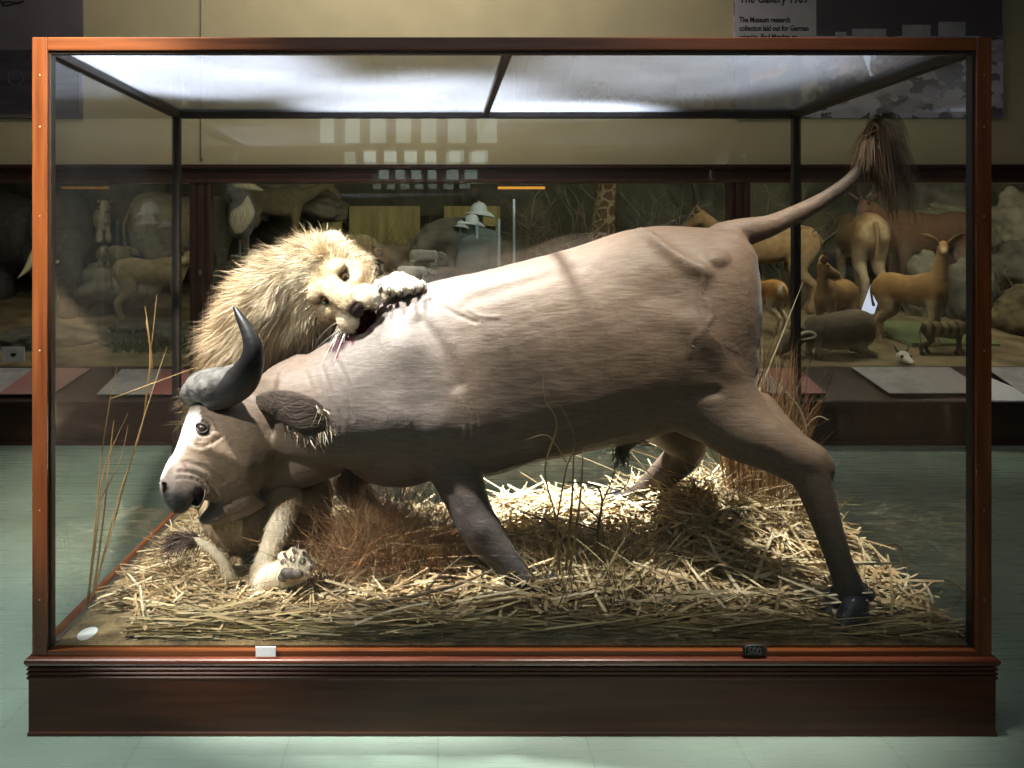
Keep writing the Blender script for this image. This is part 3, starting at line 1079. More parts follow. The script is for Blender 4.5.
quadruped('hartebeest', 'sandy brown antelope rump and back between the mullion and the corner post', foot(768, 8.4), .92, PI - .2, (.30, .19, .09), (.34, .24, .13), neck=(.3, .3), horns=lyre_h, head_dir=(1, -.2, -.5), cat='antelope')
quadruped('gazelle', 'little orange gazelle with a white banded rump behind the buffalo thigh', foot(762, 7.75), .50, 2.0, (.38, .18, .05), (.5, .42, .30), neck=(.2, .34), horns=short_h, rump_col=(.6, .5, .35), cat='gazelle')
w_ = quadruped('bush_pig', 'stout grey-brown wild pig with one pale curved tusk, along the front glass', foot(838, 7.0), .46, PI + .12, (.17, .13, .085), (.34, .26, .17), sink=.075, L=1.35, chest=.30, waist=.34, hump=-.05, leg_len=.40, leg_r=.06, neck=(.22, -.10), head_dir=(1, -.12, -.55), head_len=.62, head_r=.17, snout=.62, ears=.16, ear_w=.08, tail=.3, leg_col=(.05, .035, .025), cat='wild pig')
tk = bmesh.new()
inv = (Matrix.Translation(w_.location) @ Matrix.Rotation(PI + .12, 4, 'Z')).inverted()
limb(tk, [(inv @ P(x, y, d), r) for x, y, d, r in ((799, 346, 6.80, .016), (797, 339, 6.79, .016), (801, 334, 6.78, .015), (809, 332, 6.77, .014), (815, 334, 6.77, .012), (814, 337, 6.77, .010), (806, 339, 6.78, .007), (801, 340, 6.79, .003))], n=10, sub=4)
obj('tusk', tk, mat('ivory', (.62, .56, .42), var=.08, rough=.35), w_)
quadruped('striped_dog', 'small bristly striped wild dog walking on the sand near the white skull', foot(943, 7.05), .29, -.05, (.20, .155, .075), (.07, .05, .03), L=1.25, chest=.27, waist=.22, leg_len=.50, leg_r=.06, neck=(.28, .0), head_dir=(1, -.1, -.45), head_len=.38, head_r=.12, ears=.2, ear_w=.1, tail=.5, stripes=(26, .3, (.06, .045, .025)), leg_col=(.05, .035, .02), legs=[(.16, 0), (-.12, 0), (.12, 0), (-.16, 0)], cat='wild dog')
sk = thing('antelope_skull', 'small white animal skull at the foot of the glass by the striped dog', 'skull', loc=foot(903, 6.74))
M_bone = mat('bleached bone', (.70, .66, .55), var=.1, rough=.6)
b = bmesh.new()
blob(b, (0, 0, .055), (.055, .06, .05)); loft(b, [(V((0, -.03, .05)), V((0, 0, .035)), V((.04, 0, 0))), (V((.005, -.09, .03)), V((0, 0, .025)), V((.028, 0, 0))), (V((.01, -.13, .018)), V((0, 0, .012)), V((.016, 0, 0)))], n=14, sub=3)
obj('cranium', fuse(b, .006, 2), M_bone, sk)
for s in (-1, 1):
    b = bmesh.new(); blob(b, (s * .035, -.045, .062), (.015, .012, .016), seg=12, rings=8); obj('eye_socket', b, M_eye, sk)
    b = bmesh.new(); limb(b, [(V((s * .03, .01, .09)), .011), (V((s * .055, .02, .125)), .008), (V((s * .06, .02, .15)), .003)], n=8); obj('horn', b, M_horn_d, sk)
wb = bmesh.new()
c0, c1, c2, c3 = P(858, 320, 7.9), P(950, 322, 8.1), P(1000, 344, 7.3), P(912, 343, 7.25)
up = [wb.verts.new(p) for p in (c0, c1, c2, c3)]; dn = [wb.verts.new(p - V((0, 0, .03))) for p in (c0, c1, c2, c3)]
wb.faces.new(up); wb.faces.new(dn[::-1])
for i in range(4): wb.faces.new((up[(i + 1) % 4], up[i], dn[i], dn[(i + 1) % 4]))
bmesh.ops.recalc_face_normals(wb, faces=wb.faces)
tag(obj('green_board', wb, mat('dull green board', (.15, .19, .085), var=.12, rough=.4), smooth=False), 'flat dull green board lying on the sand under the wide-eared antelope', 'board')

sg = thing('screen_reflection', 'narrow tilted bluish white reflection of a lit screen between the two tan antelopes', 'screen')  # reflected display, added as a glowing panel on a post
b = bmesh.new()
q = [P(x, y, dd) for x, y, dd in ((872, 285, 7.9), (884, 285, 7.88), (874, 314, 7.78), (862, 313, 7.8))]
up = [b.verts.new(p) for p in q]; dn = [b.verts.new(p + V((0, .03, 0))) for p in q]
b.faces.new(up); b.faces.new(dn[::-1])
for i in range(4): b.faces.new((up[(i + 1) % 4], up[i], dn[i], dn[(i + 1) % 4]))
bmesh.ops.recalc_face_normals(b, faces=b.faces)
obj('reflected_face', b, emit('bluish reflected glow', (.78, .80, 1.0), .85), sg, smooth=False)
b = bmesh.new()
limb(b, [(P(864, 313, 7.84), .012), (foot(865, 7.86), .012)], n=8, sub=1)
obj('post', b, M_inner, sg)

# --- first bay
quadruped('calf_antelope', 'pale young antelope with turned white head standing on rocks in the first bay', P(150, 321, 8.0), .64, .15, (.34, .26, .13), (.36, .30, .19), neck=(.16, .20), head_dir=(-.3, -1, -.12), ears=.15, cat='antelope', muzzle_col=(.6, .5, .34), head_r=.10, head_len=.3)
quadruped('eland', 'big pale grey animal rump with a thin hanging tail behind the corner post', P(182, 300, 8.9), 1.0, .55, (.30, .26, .19), (.30, .26, .19), neck=(.3, .2), L=1.1, waist=.34, chest=.34, leg_len=.5, tail=.5, cat='antelope')
quadruped('wild_cat', 'small pale wild cat crouching up on the high rock ledge', P(101, 241, 8.7), .42, -.9, (.36, .30, .18), (.44, .38, .25), L=.7, chest=.26, waist=.24, leg_len=.3, neck=(.06, .32), head_dir=(.9, -.3, -.05), head_len=.26, head_r=.15, snout=.6, ears=.1, ear_w=.07, leg_r=.07, tail=.4, cat='wild cat')
for k, px in enumerate((104, 121)):
    quadruped('hyrax', ('plump small brown mammal on the rock ledge directly below the wild cat', 'plump small brown mammal on the rock ledge nearer the young antelope')[k], P(px, 266, 8.4), .22, -1.2 + k, (.22, .19, .11), (.25, .2, .12), L=1.2, chest=.38, waist=.4, leg_len=.2, neck=(.1, .1), head_dir=(1, -.3, -.1), head_len=.4, head_r=.2, snout=.6, ears=.1, tail=0, leg_r=.09, cat='small mammal')
el = thing('elephant', 'dark grey elephant with a long ivory tusk behind the case corner post', 'elephant', loc=foot(28, 9.0))
b = bmesh.new()
eo = el.location
def E(px, py, d): return P(px, py, d) - eo
limb(b, [(E(-60, 250, 9.2), .5, .4), (E(-10, 235, 9.1), .52, .42), (E(40, 236, 8.8), .36, .34)], n=24)
blob(b, E(62, 228, 8.6), (.33, .36, .42))
limb(b, [(E(64, 240, 8.35), .2), (E(68, 275, 8.2), .14), (E(70, 310, 8.15), .1), (E(60, 340, 8.2), .07)], n=16)
for px, d_ in ((-50, 9.0), (0, 8.9), (48, 8.85)):
    g_ = foot(px, d_); limb(b, [(E(px, 260, d_), .2), (g_ - eo + V((0, 0, .25)), .15), (g_ - eo + V((0, 0, .02)), .17)], n=16)
me_ = fuse(b, .035, 4)
obj('body', me_, mat('dark elephant hide', (.055, .052, .048), c2=(.085, .08, .072), rough=.85, bump=.5, scale=14), el)
b = bmesh.new(); loft(b, [(E(42, 205, 8.5), V((0, 0, .02)), V((.02, .05, 0))), (E(40, 225, 8.45), V((-.2, .1, .06)), V((.02, .03, .02))), (E(38, 255, 8.42), V((-.24, .1, 0)), V((.02, .03, 0))), (E(42, 285, 8.45), V((-.08, .02, 0)), V((.01, .02, 0)))], n=16)
obj('ear', b, mat('elephant ear hide', (.05, .047, .043), var=.2, rough=.9), el)
for pts in (((52, 225, 8.3, .05), (40, 245, 8.1, .05), (33, 258, 8.0, .042), (27, 269, 7.95, .03), (18, 278, 7.9, .005)), ((74, 250, 8.35, .04), (66, 258, 8.2, .035), (58, 262, 8.1, .022), (54, 262, 8.05, .006))):
    b = bmesh.new(); limb(b, [(E(x, y, d), r) for x, y, d, r in pts], n=14); obj('tusk', b, mat('tusk ivory', (.5, .44, .27), var=.12, rough=.4), el)

# --- middle bay
quadruped('bushbuck', 'grey-brown antelope stretching its neck above the lion mane', P(272, 252, 8.7), .72, .1, (.17, .14, .085), (.22, .18, .10), neck=(.46, .22), head_dir=(.8, .2, -.6), ears=.14, horns=short_h, cat='antelope', L=.95)
sb = thing('stork', 'tall grey stork with a pale folded wing beside the diorama mullion', 'bird', loc=P(243, 262, 8.3))
so = sb.location
def T(px, py, d=8.3): return P(px, py, d) - so
M_grey = mat('slate grey plumage', (.13, .125, .12), var=.25, rough=.9, scale=20, bump=.3)
M_pale = mat('pale barred plumage', (.34, .31, .22), c2=(.50, .46, .34), rough=.9, scale=10, stretch=(6, 6, 1), bump=.3)
b = bmesh.new()
limb(b, [(T(241, 228), .13, .12), (T(243, 210), .15, .13), (T(242, 198), .10, .09), (T(234, 194), .06), (T(230, 188), .05), (T(238, 184), .05)], n=16)
obj('body', fuse(b, .018, 3), M_grey, sb)
b = bmesh.new(); loft(b, [(T(245, 200, 8.16), V((.03, 0, .05)), V((0, .03, 0))), (T(243, 212, 8.13), V((.12, 0, 0)), V((0, .04, 0))), (T(240, 224, 8.14), V((.10, 0, 0)), V((0, .03, 0))), (T(238, 234, 8.16), V((.03, 0, 0)), V((0, .01, 0)))], n=16)
obj('wing', b, M_pale, sb)
b = bmesh.new(); limb(b, [(T(236, 184), .055), (T(248, 186), .05), (T(262, 190), .012)], n=12); obj('beak', b, M_pale, sb)
for dx in (-3, 5):
    b = bmesh.new(); limb(b, [(T(242 + dx, 230), .018), (T(243 + dx, 246), .014), (T(243 + dx, 262), .016)], n=8); obj('leg', b, M_grey, sb)
for k, (px, py, d_, rz, lab) in enumerate(((356, 290, 7.6, .35, 'brown shaggy baboon hunched directly behind the lion paw'), (396, 286, 8.0, .2, 'dark brown shaggy baboon hunched in the dry reeds'), (338, 292, 8.2, .5, 'brown hunched baboon half hidden behind the lion head'))):
    quadruped('baboon', lab, P(px, py, d_), .42, rz, (.17, .115, .06) if k != 1 else (.10, .075, .045), (.2, .15, .09), L=.8, chest=.34, waist=.36, leg_len=.3, leg_r=.07, neck=(.18, .12), head_dir=(1, -.3, -.5), head_len=.36, head_r=.15, snout=.6, ears=.06, tail=.4, hump=.08, cat='baboon')
for px, py, d_, lab in ((412, 279, 7.05, 'pale grey mongoose stretched out just above the lion paw'), (424, 262, 7.3, 'pale grey mongoose perched higher on the dark boulder')):
    quadruped('mongoose', lab, P(px, py, d_), .115, .1 if py > 270 else .25, (.36, .36, .33), (.40, .39, .35), L=2.3, chest=.42, waist=.45, leg_len=.12, leg_r=.1, neck=(.4, .05), head_dir=(1, -.1, -.1), head_len=.6, head_r=.22, ears=.12, tail=.6, cat='mongoose')
# giraffe seen through the branches: neck, chest, legs and head above the header
gi = thing('giraffe', 'net-patterned giraffe neck rising behind the dry branches', 'giraffe', loc=foot(604, 9.1))
go = gi.location
m, t, out = nt('reticulated giraffe hide')
bs = N(t, 'ShaderNodeBsdfPrincipled'); bs.inputs['Roughness'].default_value = .85
tc = N(t, 'ShaderNodeTexCoord'); vo = N(t, 'ShaderNodeTexVoronoi', feature='DISTANCE_TO_EDGE'); vo.inputs['Scale'].default_value = 9
t.links.new(tc.outputs['Object'], vo.inputs['Vector'])
cr = N(t, 'ShaderNodeValToRGB'); cr.color_ramp.elements[0].position = .06; cr.color_ramp.elements[0].color = (.34, .28, .16, 1); cr.color_ramp.elements[1].position = .12; cr.color_ramp.elements[1].color = (.12, .065, .03, 1)
t.links.new(vo.outputs[0], cr.inputs['Fac']); t.links.new(cr.outputs[0], bs.inputs['Base Color']); t.links.new(bs.outputs[0], out.inputs['Surface'])
b = bmesh.new()
def G(px, py, d=9.1): return P(px, py, d) - go
limb(b, [(G(594, 290), .20, .2), (G(600, 250), .17, .16), (G(604, 215), .13, .12), (G(606, 185), .11, .1), (G(607, 168), .10, .09)], n=18)
limb(b, [(G(600, 262), .2, .18), (G(660, 268, 9.25), .24, .2), (G(705, 275, 9.3), .18, .16)], n=18)
for px in (590, 606, 690, 708):
    f_ = foot(px, 9.1 if px < 650 else 9.25) - go
    limb(b, [(G(px, 280), .09), (f_ + V((0, 0, .02)), .05)], n=12)
obj('body', fuse(b, .03, 3), m, gi)

# helmets reflected in the glass, added as solid ones on stands
M_helm = mat('pale blue-grey cloth helmet', (.42, .50, .52), var=.08, rough=.7)
M_cloth = mat('grey-blue cloth', (.11, .14, .14), var=.2, rough=.9, scale=6)
for k, (px, py, s, d_, lab) in enumerate(((479, 213, 1.0, 8.1, 'large pale blue reflection of a pith helmet, topmost, on a cloth-draped stand'), (472, 223, .78, 7.8, 'mid-sized pale blue reflection of a pith helmet just below the largest helmet'), (461, 226, .5, 8.0, 'smallest pale blue reflection of a pith helmet, low beside the other two helmets'))):
    c_ = P(px, py, d_)
    h = thing('reflected_helmet', lab, 'helmet', loc=c_)
    sc_ = .095 * s
    b = bmesh.new()
    prof = [(1.02, .12), (1.0, .3), (.92, .6), (.72, .88), (.42, 1.06), (.12, 1.13)]
    loft(b, [(V((0, 0, z * sc_ * 1.05)), V((0, r * sc_, 0)), V((r * sc_ * .9, 0, 0))) for r, z in prof], n=28, sub=3)
    obj('crown', b, M_helm, h)
    b = bmesh.new()
    loft(b, [(V((0, 0, .14 * sc_)), V((0, 1.04 * sc_, 0)), V((.95 * sc_, 0, 0))), (V((.02 * sc_, 0, .04 * sc_)), V((0, 1.3 * sc_, 0)), V((1.25 * sc_, 0, -.06 * sc_))), (V((.05 * sc_, 0, -.2 * sc_)), V((0, 1.55 * sc_, 0)), V((1.62 * sc_, 0, -.22 * sc_))), (V((.05 * sc_, 0, -.23 * sc_)), V((0, 1.5 * sc_, 0)), V((1.57 * sc_, 0, -.22 * sc_))), (V((.02 * sc_, 0, .0)), V((0, 1.0 * sc_, 0)), V((.92 * sc_, 0, 0)))], n=30, sub=3)
    obj('brim', b, M_helm, h)
    b = bmesh.new(); blob(b, (0, 0, 1.2 * sc_), (.12 * sc_, .12 * sc_, .1 * sc_), seg=12, rings=8); obj('button', b, M_helm, h)
    st = thing('reflected_stand', ('reflected cloth-draped round-shouldered stand under the largest pith helmet', 'reflected cloth-draped stand under the mid-sized pith helmet', 'reflected cloth-draped stand under the smallest pith helmet')[k], 'stand', loc=c_)
    b = bmesh.new()
    gz = ground_z(c_.x, c_.y) - c_.z
    loft(b, [(V((0, 0, gz)), V((0, .16, 0)), V((.18 * s, 0, 0))), (V((0, 0, gz * .6)), V((0, .15, 0)), V((.19 * s, 0, 0))), (V((.03, 0, -.28 * s)), V((0, .14, 0)), V((.2 * s, 0, 0))), (V((.03, 0, -.19 * s)), V((0, .10, 0)), V((.15 * s, 0, 0))), (V((0, 0, -.14 * s)), V((0, .04, 0)), V((.05 * s, 0, 0))), (V((0, 0, .0)), V((0, .04, 0)), V((.04 * s, 0, 0)))], n=20, sub=3)
    obj('draped_body', b, M_cloth, st)
# reflected yellow light of the room, added as boards behind the reeds
M_yel = photo_mat('yellow ochre reflection', [(.3, (.24, .20, .055)), (.7, (.42, .36, .12))], 4, (3, 1, .5))
for k, (x0, x1, y0, y1, lab) in enumerate(((322, 342, 206, 240, 'ochre yellow reflection behind the lion mane'), (349, 420, 206, 246, 'long ochre yellow reflection seen through the dry reeds'), (444, 500, 206, 226, 'ochre yellow reflection behind the pith helmets'))):
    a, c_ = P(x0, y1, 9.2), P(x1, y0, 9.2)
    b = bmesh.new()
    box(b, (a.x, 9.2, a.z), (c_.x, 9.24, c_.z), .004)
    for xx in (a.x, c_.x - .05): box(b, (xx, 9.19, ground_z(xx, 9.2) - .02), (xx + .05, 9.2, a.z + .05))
    tag(obj('ochre_reflection', b, M_yel, smooth=False), lab, 'board')
lt = thing('strip_reflection', 'thin orange reflection of a strip lamp under the header above the helmets', 'lamp')  # glow reflected in the glass, added as a hung glowing tube
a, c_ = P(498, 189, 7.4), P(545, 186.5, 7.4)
boxo('reflected_tube', (a.x, 7.40, a.z), (c_.x, 7.425, c_.z), emit('orange reflected glow', (1.0, .42, .06), .75), lt, bevel=.006)
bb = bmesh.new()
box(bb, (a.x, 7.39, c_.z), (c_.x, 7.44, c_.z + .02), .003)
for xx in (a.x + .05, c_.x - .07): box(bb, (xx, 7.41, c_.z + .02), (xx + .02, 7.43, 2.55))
obj('tube_hanger', bb, M_inner, lt, smooth=False)  # hanger added to hold the tube
M_rod = mat('pale blue rod', (.30, .40, .46), var=.1, rough=.3)
for k, (px, y0, y1) in enumerate(((477, 224, 262), (499, 220, 262), (514, 200, 268))):
    b = bmesh.new(); p0 = P(px, y0, 7.7); g_ = ground_z(p0.x, 7.7)
    limb(b, [(p0, .012), (V((p0.x, 7.7, g_)), .012)], n=10, sub=1)
    tag(obj('display_rod', b, M_rod), ('thin pale blue upright rod in front of the pith helmets', 'thin pale blue upright rod between the helmets and the tall rod', 'tallest thin pale blue upright rod, beside the dry branches')[k], 'rod')

# --- rocks
M_rock = mat('dark grey-green rock', (.05, .048, .036), c2=(.15, .14, .10), rough=.95, scale=5, bump=.8, bscale=14, detail=8, contrast=(.3, .7))
M_rockp = mat('pale weathered rock', (.14, .13, .09), c2=(.30, .28, .20), rough=.95, scale=4, bump=.8, bscale=12, detail=8, contrast=(.3, .7))


def rock(label, px, py, d, r, m, seed, rot=0.0):
    b = bmesh.new()
    bmesh.ops.create_icosphere(b, subdivisions=5, radius=1.0)
    R_ = Matrix.Rotation(rot, 3, 'Y')
    for v in b.verts:
        n1 = mnoise.noise(v.co * 1.3 + V((seed, 0, 0))); n2 = mnoise.noise(v.co * 3.7 + V((0, seed, 0))); n3 = mnoise.noise(v.co * 9 + V((0, 0, seed)))
        # bedding layers
        k = 1 + .28 * n1 + .12 * n2 + .04 * n3 + .05 * math.copysign(abs(math.sin(v.co.z * 7 + seed)) ** .5, math.sin(v.co.z * 7 + seed))
        q = v.co * k
        v.co = R_ @ V((q.x * r[0], q.y * r[1], q.z * r[2]))
    o = obj('rock', b, m, None, loc=P(px, py, d))
    return tag(o, label, 'rock')


rock('layered rock ledge below the wild cat and small brown mammals', 108, 292, 8.6, (.45, .5, .30), M_rockp, 1.0)
rock('low flat rock in front of the ledge, at the feet of the young antelope', 150, 338, 7.6, (.50, .4, .18), M_rock, 2.0)
rock('tall dark rock wall behind the wild cat', 125, 225, 9.3, (.55, .25, .75), M_rock, 3.0)
rock('low pale rock under the elephant trunk, beside the sign card', 50, 345, 7.5, (.55, .35, .18), M_rock, 4.0)
rock('sloping dark rock under the stretching antelope', 275, 275, 8.6, (.6, .4, .30), M_rock, 5.0)
rock('overhanging pale rock slab above the stretching antelope', 300, 198, 9.2, (.55, .25, .22), M_rockp, 6.0, .25)
rock('big dark boulder behind the two mongooses', 446, 255, 8.2, (.42, .35, .33), M_rock, 7.0)
rock('brown low boulder under the mongooses, just above the buffalo back', 430, 305, 7.5, (.55, .35, .32), mat('brown earth rock', (.06, .042, .03), c2=(.13, .095, .07), rough=.95, scale=5, bump=.6), 8.0)
rock('pale flat rock slab high on the slope behind the dark-faced antelope', 960, 222, 9.2, (.65, .3, .16), M_rockp, 9.0, .25)
rock('tall grey rock face at the back of the last bay', 925, 205, 9.28, (.6, .2, .5), M_rock, 10.0)
rock('dark upright boulder at the side of the case end post', 972, 292, 8.1, (.24, .25, .42), M_rock, 11.0)
rock('rugged pale rock beyond the case end post', 1020, 226, 8.8, (.36, .3, .40), M_rockp, 12.0)
rock('dark undercut rock beyond the case end post, lower down', 1024, 275, 8.6, (.45, .35, .35), M_rock, 13.0)
rock('brown shaggy rock low beyond the case end post', 1026, 322, 7.8, (.33, .3, .34), mat('mossy brown rock', (.05, .04, .02), c2=(.14, .11, .055), rough=.95, scale=8, bump=.8), 14.0)
rock('grey rounded boulder beside the green board', 925, 292, 8.3, (.2, .2, .40), M_rockp, 15.0)

# --- dry branches, reeds, small bushes
M_reed = mat('dry reed', (.8, .8, .8), c2=(1, 1, 1), attr=True, rough=.9)


def tuft(name, label, cat, roots_px, d, n, hgt, spread, cols, width, seed, ground=None, curl=.25, lean=(0, 0), m=None, segs=5, zoff=0.0):
    rng = np.random.default_rng(seed)
    px = rng.uniform(roots_px[0], roots_px[1], n)
    dd = d + rng.uniform(-.18, .18, n)
    x = (px - CX) * dd / F
    z = np.array([ground(a, b) if ground else ground_z(a, b) for a, b in zip(x, dd)]) + zoff
    roots = np.stack([x, dd, z], 1)
    dirs = np.stack([rng.normal(lean[0], spread, n), rng.normal(lean[1], spread, n), np.ones(n)], 1)
    dirs = norm(dirs)
    cu = rng.normal(0, curl, (n, 3)); cu[:, 2] = -np.abs(cu[:, 2])
    ln = hgt * rng.uniform(.45, 1.0, n)
    ci = rng.integers(0, len(cols), n)
    if ground:      # stay inside the glass
        mid, tip = roots + ln[:, None] * (dirs * .5 + cu * .25), roots + ln[:, None] * (dirs + cu)
        ok = np.ones(n, bool)
        for q_ in (roots, mid, tip):
            ok &= (q_[:, 0] > X0 + .06) & (q_[:, 0] < X1 - .06) & (q_[:, 1] > Y0 + .05) & (q_[:, 1] < Y1 - .06) & (q_[:, 2] > ZFL)
        roots, dirs, cu, ln, ci = roots[ok], dirs[ok], cu[ok], ln[ok], ci[ok]
        n = len(roots)
    cc = np.array(cols)[ci] * rng.uniform(.7, 1.2, (n, 1))
    o = ribbons(name, roots, dirs, cu, ln, np.full(n, width) * rng.uniform(.6, 1.2, n), cc, segs=segs, m=m or M_reed, rng=rng)
    return tag(o, label, cat)


RE = [(.26, .22, .09), (.20, .16, .07), (.32, .27, .12)]
tuft('reed_clump', 'tall yellowish dry reeds in front of the ochre reflections', 'reeds', (362, 432), 8.6, 420, 1.0, .10, RE, .016, 21)
tuft('grass_tuft', 'dull green low grass on the floor of the first bay', 'grass', (112, 190), 7.25, 500, .22, .5, [(.10, .13, .05), (.07, .09, .035)], .012, 22)
tuft('reed_clump', 'dry grass growing behind the case end post', 'reeds', (985, 1024), 8.4, 200, .6, .2, RE, .014, 23)


def branches(name, label, px0, px1, ytop, d, n, seed, m, r=.012):
    rng = random.Random(seed)
    b = bmesh.new()
    def grow(p, dr, ln, rad, lev):
        q = p + dr * ln * .5 + V((rng.gauss(0, .06), rng.gauss(0, .06), rng.gauss(0, .04))) * ln
        e = p + dr * ln + V((rng.gauss(0, .12), rng.gauss(0, .08), rng.gauss(0, .06))) * ln
        limb(b, [(p, rad), (q, rad * .85), (e, rad * .6)], n=6, sub=2)
        if lev > 0:
            for _ in range(3):
                s = rng.choice((q, e))
                nd = (dr + V((rng.gauss(0, .6), rng.gauss(0, .4), rng.gauss(0, .35)))).normalized()
                grow(s, nd, ln * .66, rad * .6, lev - 1)
    for k in range(n):
        px = px0 + (px1 - px0) * (k + .5) / n
        p = foot(px, d + rng.uniform(-.15, .15))
        top = P(px + rng.uniform(-15, 15), ytop, d)
        dr = (top - p)
        grow(p, dr.normalized(), dr.length * .55, r, 3)
    return tag(obj(name, b, m), label, 'branches')


branches('dry_bush', 'tangled bare grey-brown bush standing behind the buffalo back', 525, 596, 190, 8.3, 5, 31, mat('dry bark', (.13, .11, .075), var=.3, rough=.9, scale=12), .018)
branches('dry_bush', 'thin bare bush behind the buffalo hips, by the giraffe', 632, 690, 190, 8.6, 3, 32, mat('grey dry bark', (.15, .14, .11), var=.3, rough=.9), .014)
branches('dry_bush', 'bare twiggy bush in the last bay beside the mullion', 752, 800, 190, 8.5, 3, 33, mat('brown dry bark', (.10, .085, .055), var=.3, rough=.9), .014)
# ================================================================ the buffalo
X_, Y_, Z_ = V((1, 0, 0)), V((0, 1, 0)), V((0, 0, 1))


def sec(px, top, bot, d, hw, e=2.2, k=.18, dx=0.0):
    """upright body section between two outline heights"""
    a, b = P(px + dx, top, d), P(px - dx, bot, d)
    return ((a + b) / 2, (a - b) / 2, Y_ * hw, e, k)


buff = thing('buffalo', 'huge grey-brown mounted buffalo, head down, bitten by the lion, in the show case', 'buffalo')
bm = bmesh.new()
# trunk, from neck to rump
loft(bm, [sec(283, 366, 456, 2.98, .17, k=.1), sec(312, 352, 460, 3.02, .22, k=.15), sec(345, 328, 462, 3.06, .27), sec(385, 299, 468, 3.10, .32), sec(430, 282, 475, 3.12, .355), sec(480, 271, 471, 3.12, .37),
          sec(530, 259, 457, 3.12, .385), sec(580, 246, 447, 3.12, .385), sec(622, 232, 438, 3.10, .36), sec(660, 226, 430, 3.09, .33), sec(700, 227, 420, 3.08, .30, k=.12), sec(730, 230, 400, 3.07, .24, k=.05), sec(746, 244, 370, 3.06, .15, k=0), sec(754, 275, 340, 3.06, .06, k=0)], n=44, sub=5)
# near hind leg
limb(bm, [(P(700, 295, 2.97), .17, .14), (P(707, 345, 2.93), .180, .145), (P(708, 385, 2.89), .178, .13), (P(735, 424, 2.82), .125, .10), (P(772, 447, 2.76), .088, .078), (P(805, 468, 2.72), .074, .062), (P(817, 493, 2.70), .060, .055), (P(829, 530, 2.67), .047, .046), (P(841, 566, 2.645), .042, .044), (P(849, 588, 2.63), .050, .050), (P(850, 602, 2.63), .048, .048)], n=24, sub=4)
limb(bm, [(P(762, 402, 2.85), .04), (P(795, 437, 2.76), .030), (P(819, 456, 2.71), .034), (P(824, 470, 2.70), .036)], n=14)       # hamstring to the point of the hock
blob(bm, P(864, 587, 2.635), .018)
# far hind leg
limb(bm, [(P(690, 320, 3.25), .17, .14), (P(672, 385, 3.30), .15, .12), (P(668, 420, 3.33), .115, .10), (P(684, 440, 3.36), .085, .08), (P(684, 455, 3.38), .075, .065), (P(664, 474, 3.41), .062, .055), (P(643, 494, 3.45), .055, .05), (P(628, 505, 3.47), .058, .055)], n=22, sub=4)
limb(bm, [(P(684, 425, 3.37), .05), (P(699, 446, 3.38), .035), (P(688, 462, 3.39), .04)], n=12)
# near fore leg
limb(bm, [(P(420, 360, 2.98), .17, .13), (P(430, 405, 2.93), .165, .125), (P(441, 440, 2.88), .118, .10), (P(459, 480, 2.85), .088, .078), (P(473, 516, 2.82), .073, .068), (P(484, 535, 2.81), .072, .068), (P(502, 558, 2.79), .056, .054), (P(521, 579, 2.77), .050, .050), (P(534, 591, 2.76), .054, .054), (P(542, 598, 2.755), .05, .05)], n=24, sub=4)
# far fore leg, folded under the chest
limb(bm, [(P(405, 420, 3.28), .15, .12), (P(380, 452, 3.30), .10, .09), (P(357, 470, 3.30), .078, .07), (P(350, 486, 3.32), .072, .066), (P(372, 505, 3.38), .055, .05), (P(398, 516, 3.44), .05, .05), (P(412, 524, 3.47), .055, .05)], n=20, sub=4)
# brisket and dewlap
blob(bm, P(398, 448, 3.05), (.22, .2, .14))
limb(bm, [(P(650, 385, 2.98), .09, .06), (P(690, 405, 2.90), .11, .09), (P(728, 428, 2.84), .09, .08)], n=18)
# neck to poll
limb(bm, [(P(256, 398, 2.99), .06, .12), (P(276, 394, 3.0), .100, .14), (P(305, 386, 3.03), .125, .16)], n=20)
# haunch, hip points, rump
blob(bm, P(704, 262, 3.0), (.10, .16, .07))
blob(bm, P(737, 264, 3.02), (.065, .12, .10))
# tail
limb(bm, [(P(722, 240, 3.08), .07), (P(742, 233, 3.08), .058), (P(768, 226, 3.08), .043), (P(800, 212, 3.09), .034), (P(832, 194, 3.10), .028), (P(856, 174, 3.11), .024), (P(870, 152, 3.12), .022), (P(879, 132, 3.12), .017)], n=16, sub=5)
# sheath
limb(bm, [(P(640, 425, 3.05), .06), (P(628, 440, 3.06), .036), (P(620, 452, 3.06), .022)], n=14)
# head: sections from poll to muzzle between front-of-face and jaw outlines, turned a little to the viewer
LH = V((.36, -.93, 0)).normalized()


def hsec(f, b, df, db, hw, e=2.4, k=0.0):
    a, c = P(f[0], f[1], df), P(b[0], b[1], db)
    return ((a + c) / 2, (a - c) / 2, LH * hw, e, k)


loft(bm, [hsec((204, 384), (300, 384), 2.98, 3.04, .10), hsec((197, 394), (296, 412), 2.92, 3.02, .148, 2.4), hsec((190, 412), (284, 442), 2.865, 2.98, .156, 2.6), hsec((183, 430), (270, 470), 2.82, 2.95, .145, 2.7),
          hsec((175, 452), (254, 492), 2.775, 2.92, .118, 2.7), hsec((168, 468), (234, 500), 2.745, 2.88, .104, 2.6), hsec((164, 478), (216, 498), 2.735, 2.84, .100, 2.5)], n=36, sub=5)
# upper muzzle
loft(bm, [hsec((170, 458), (222, 486), 2.765, 2.85, .108, 2.6), hsec((164, 472), (205, 482), 2.735, 2.80, .102, 2.6), hsec((160, 482), (199, 488), 2.715, 2.775, .100, 2.5), hsec((160, 493), (194, 497), 2.70, 2.76, .096, 2.5), hsec((164, 503), (190, 505), 2.69, 2.745, .080, 2.4), hsec((171, 511), (184, 511), 2.69, 2.72, .045)], n=32, sub=4)
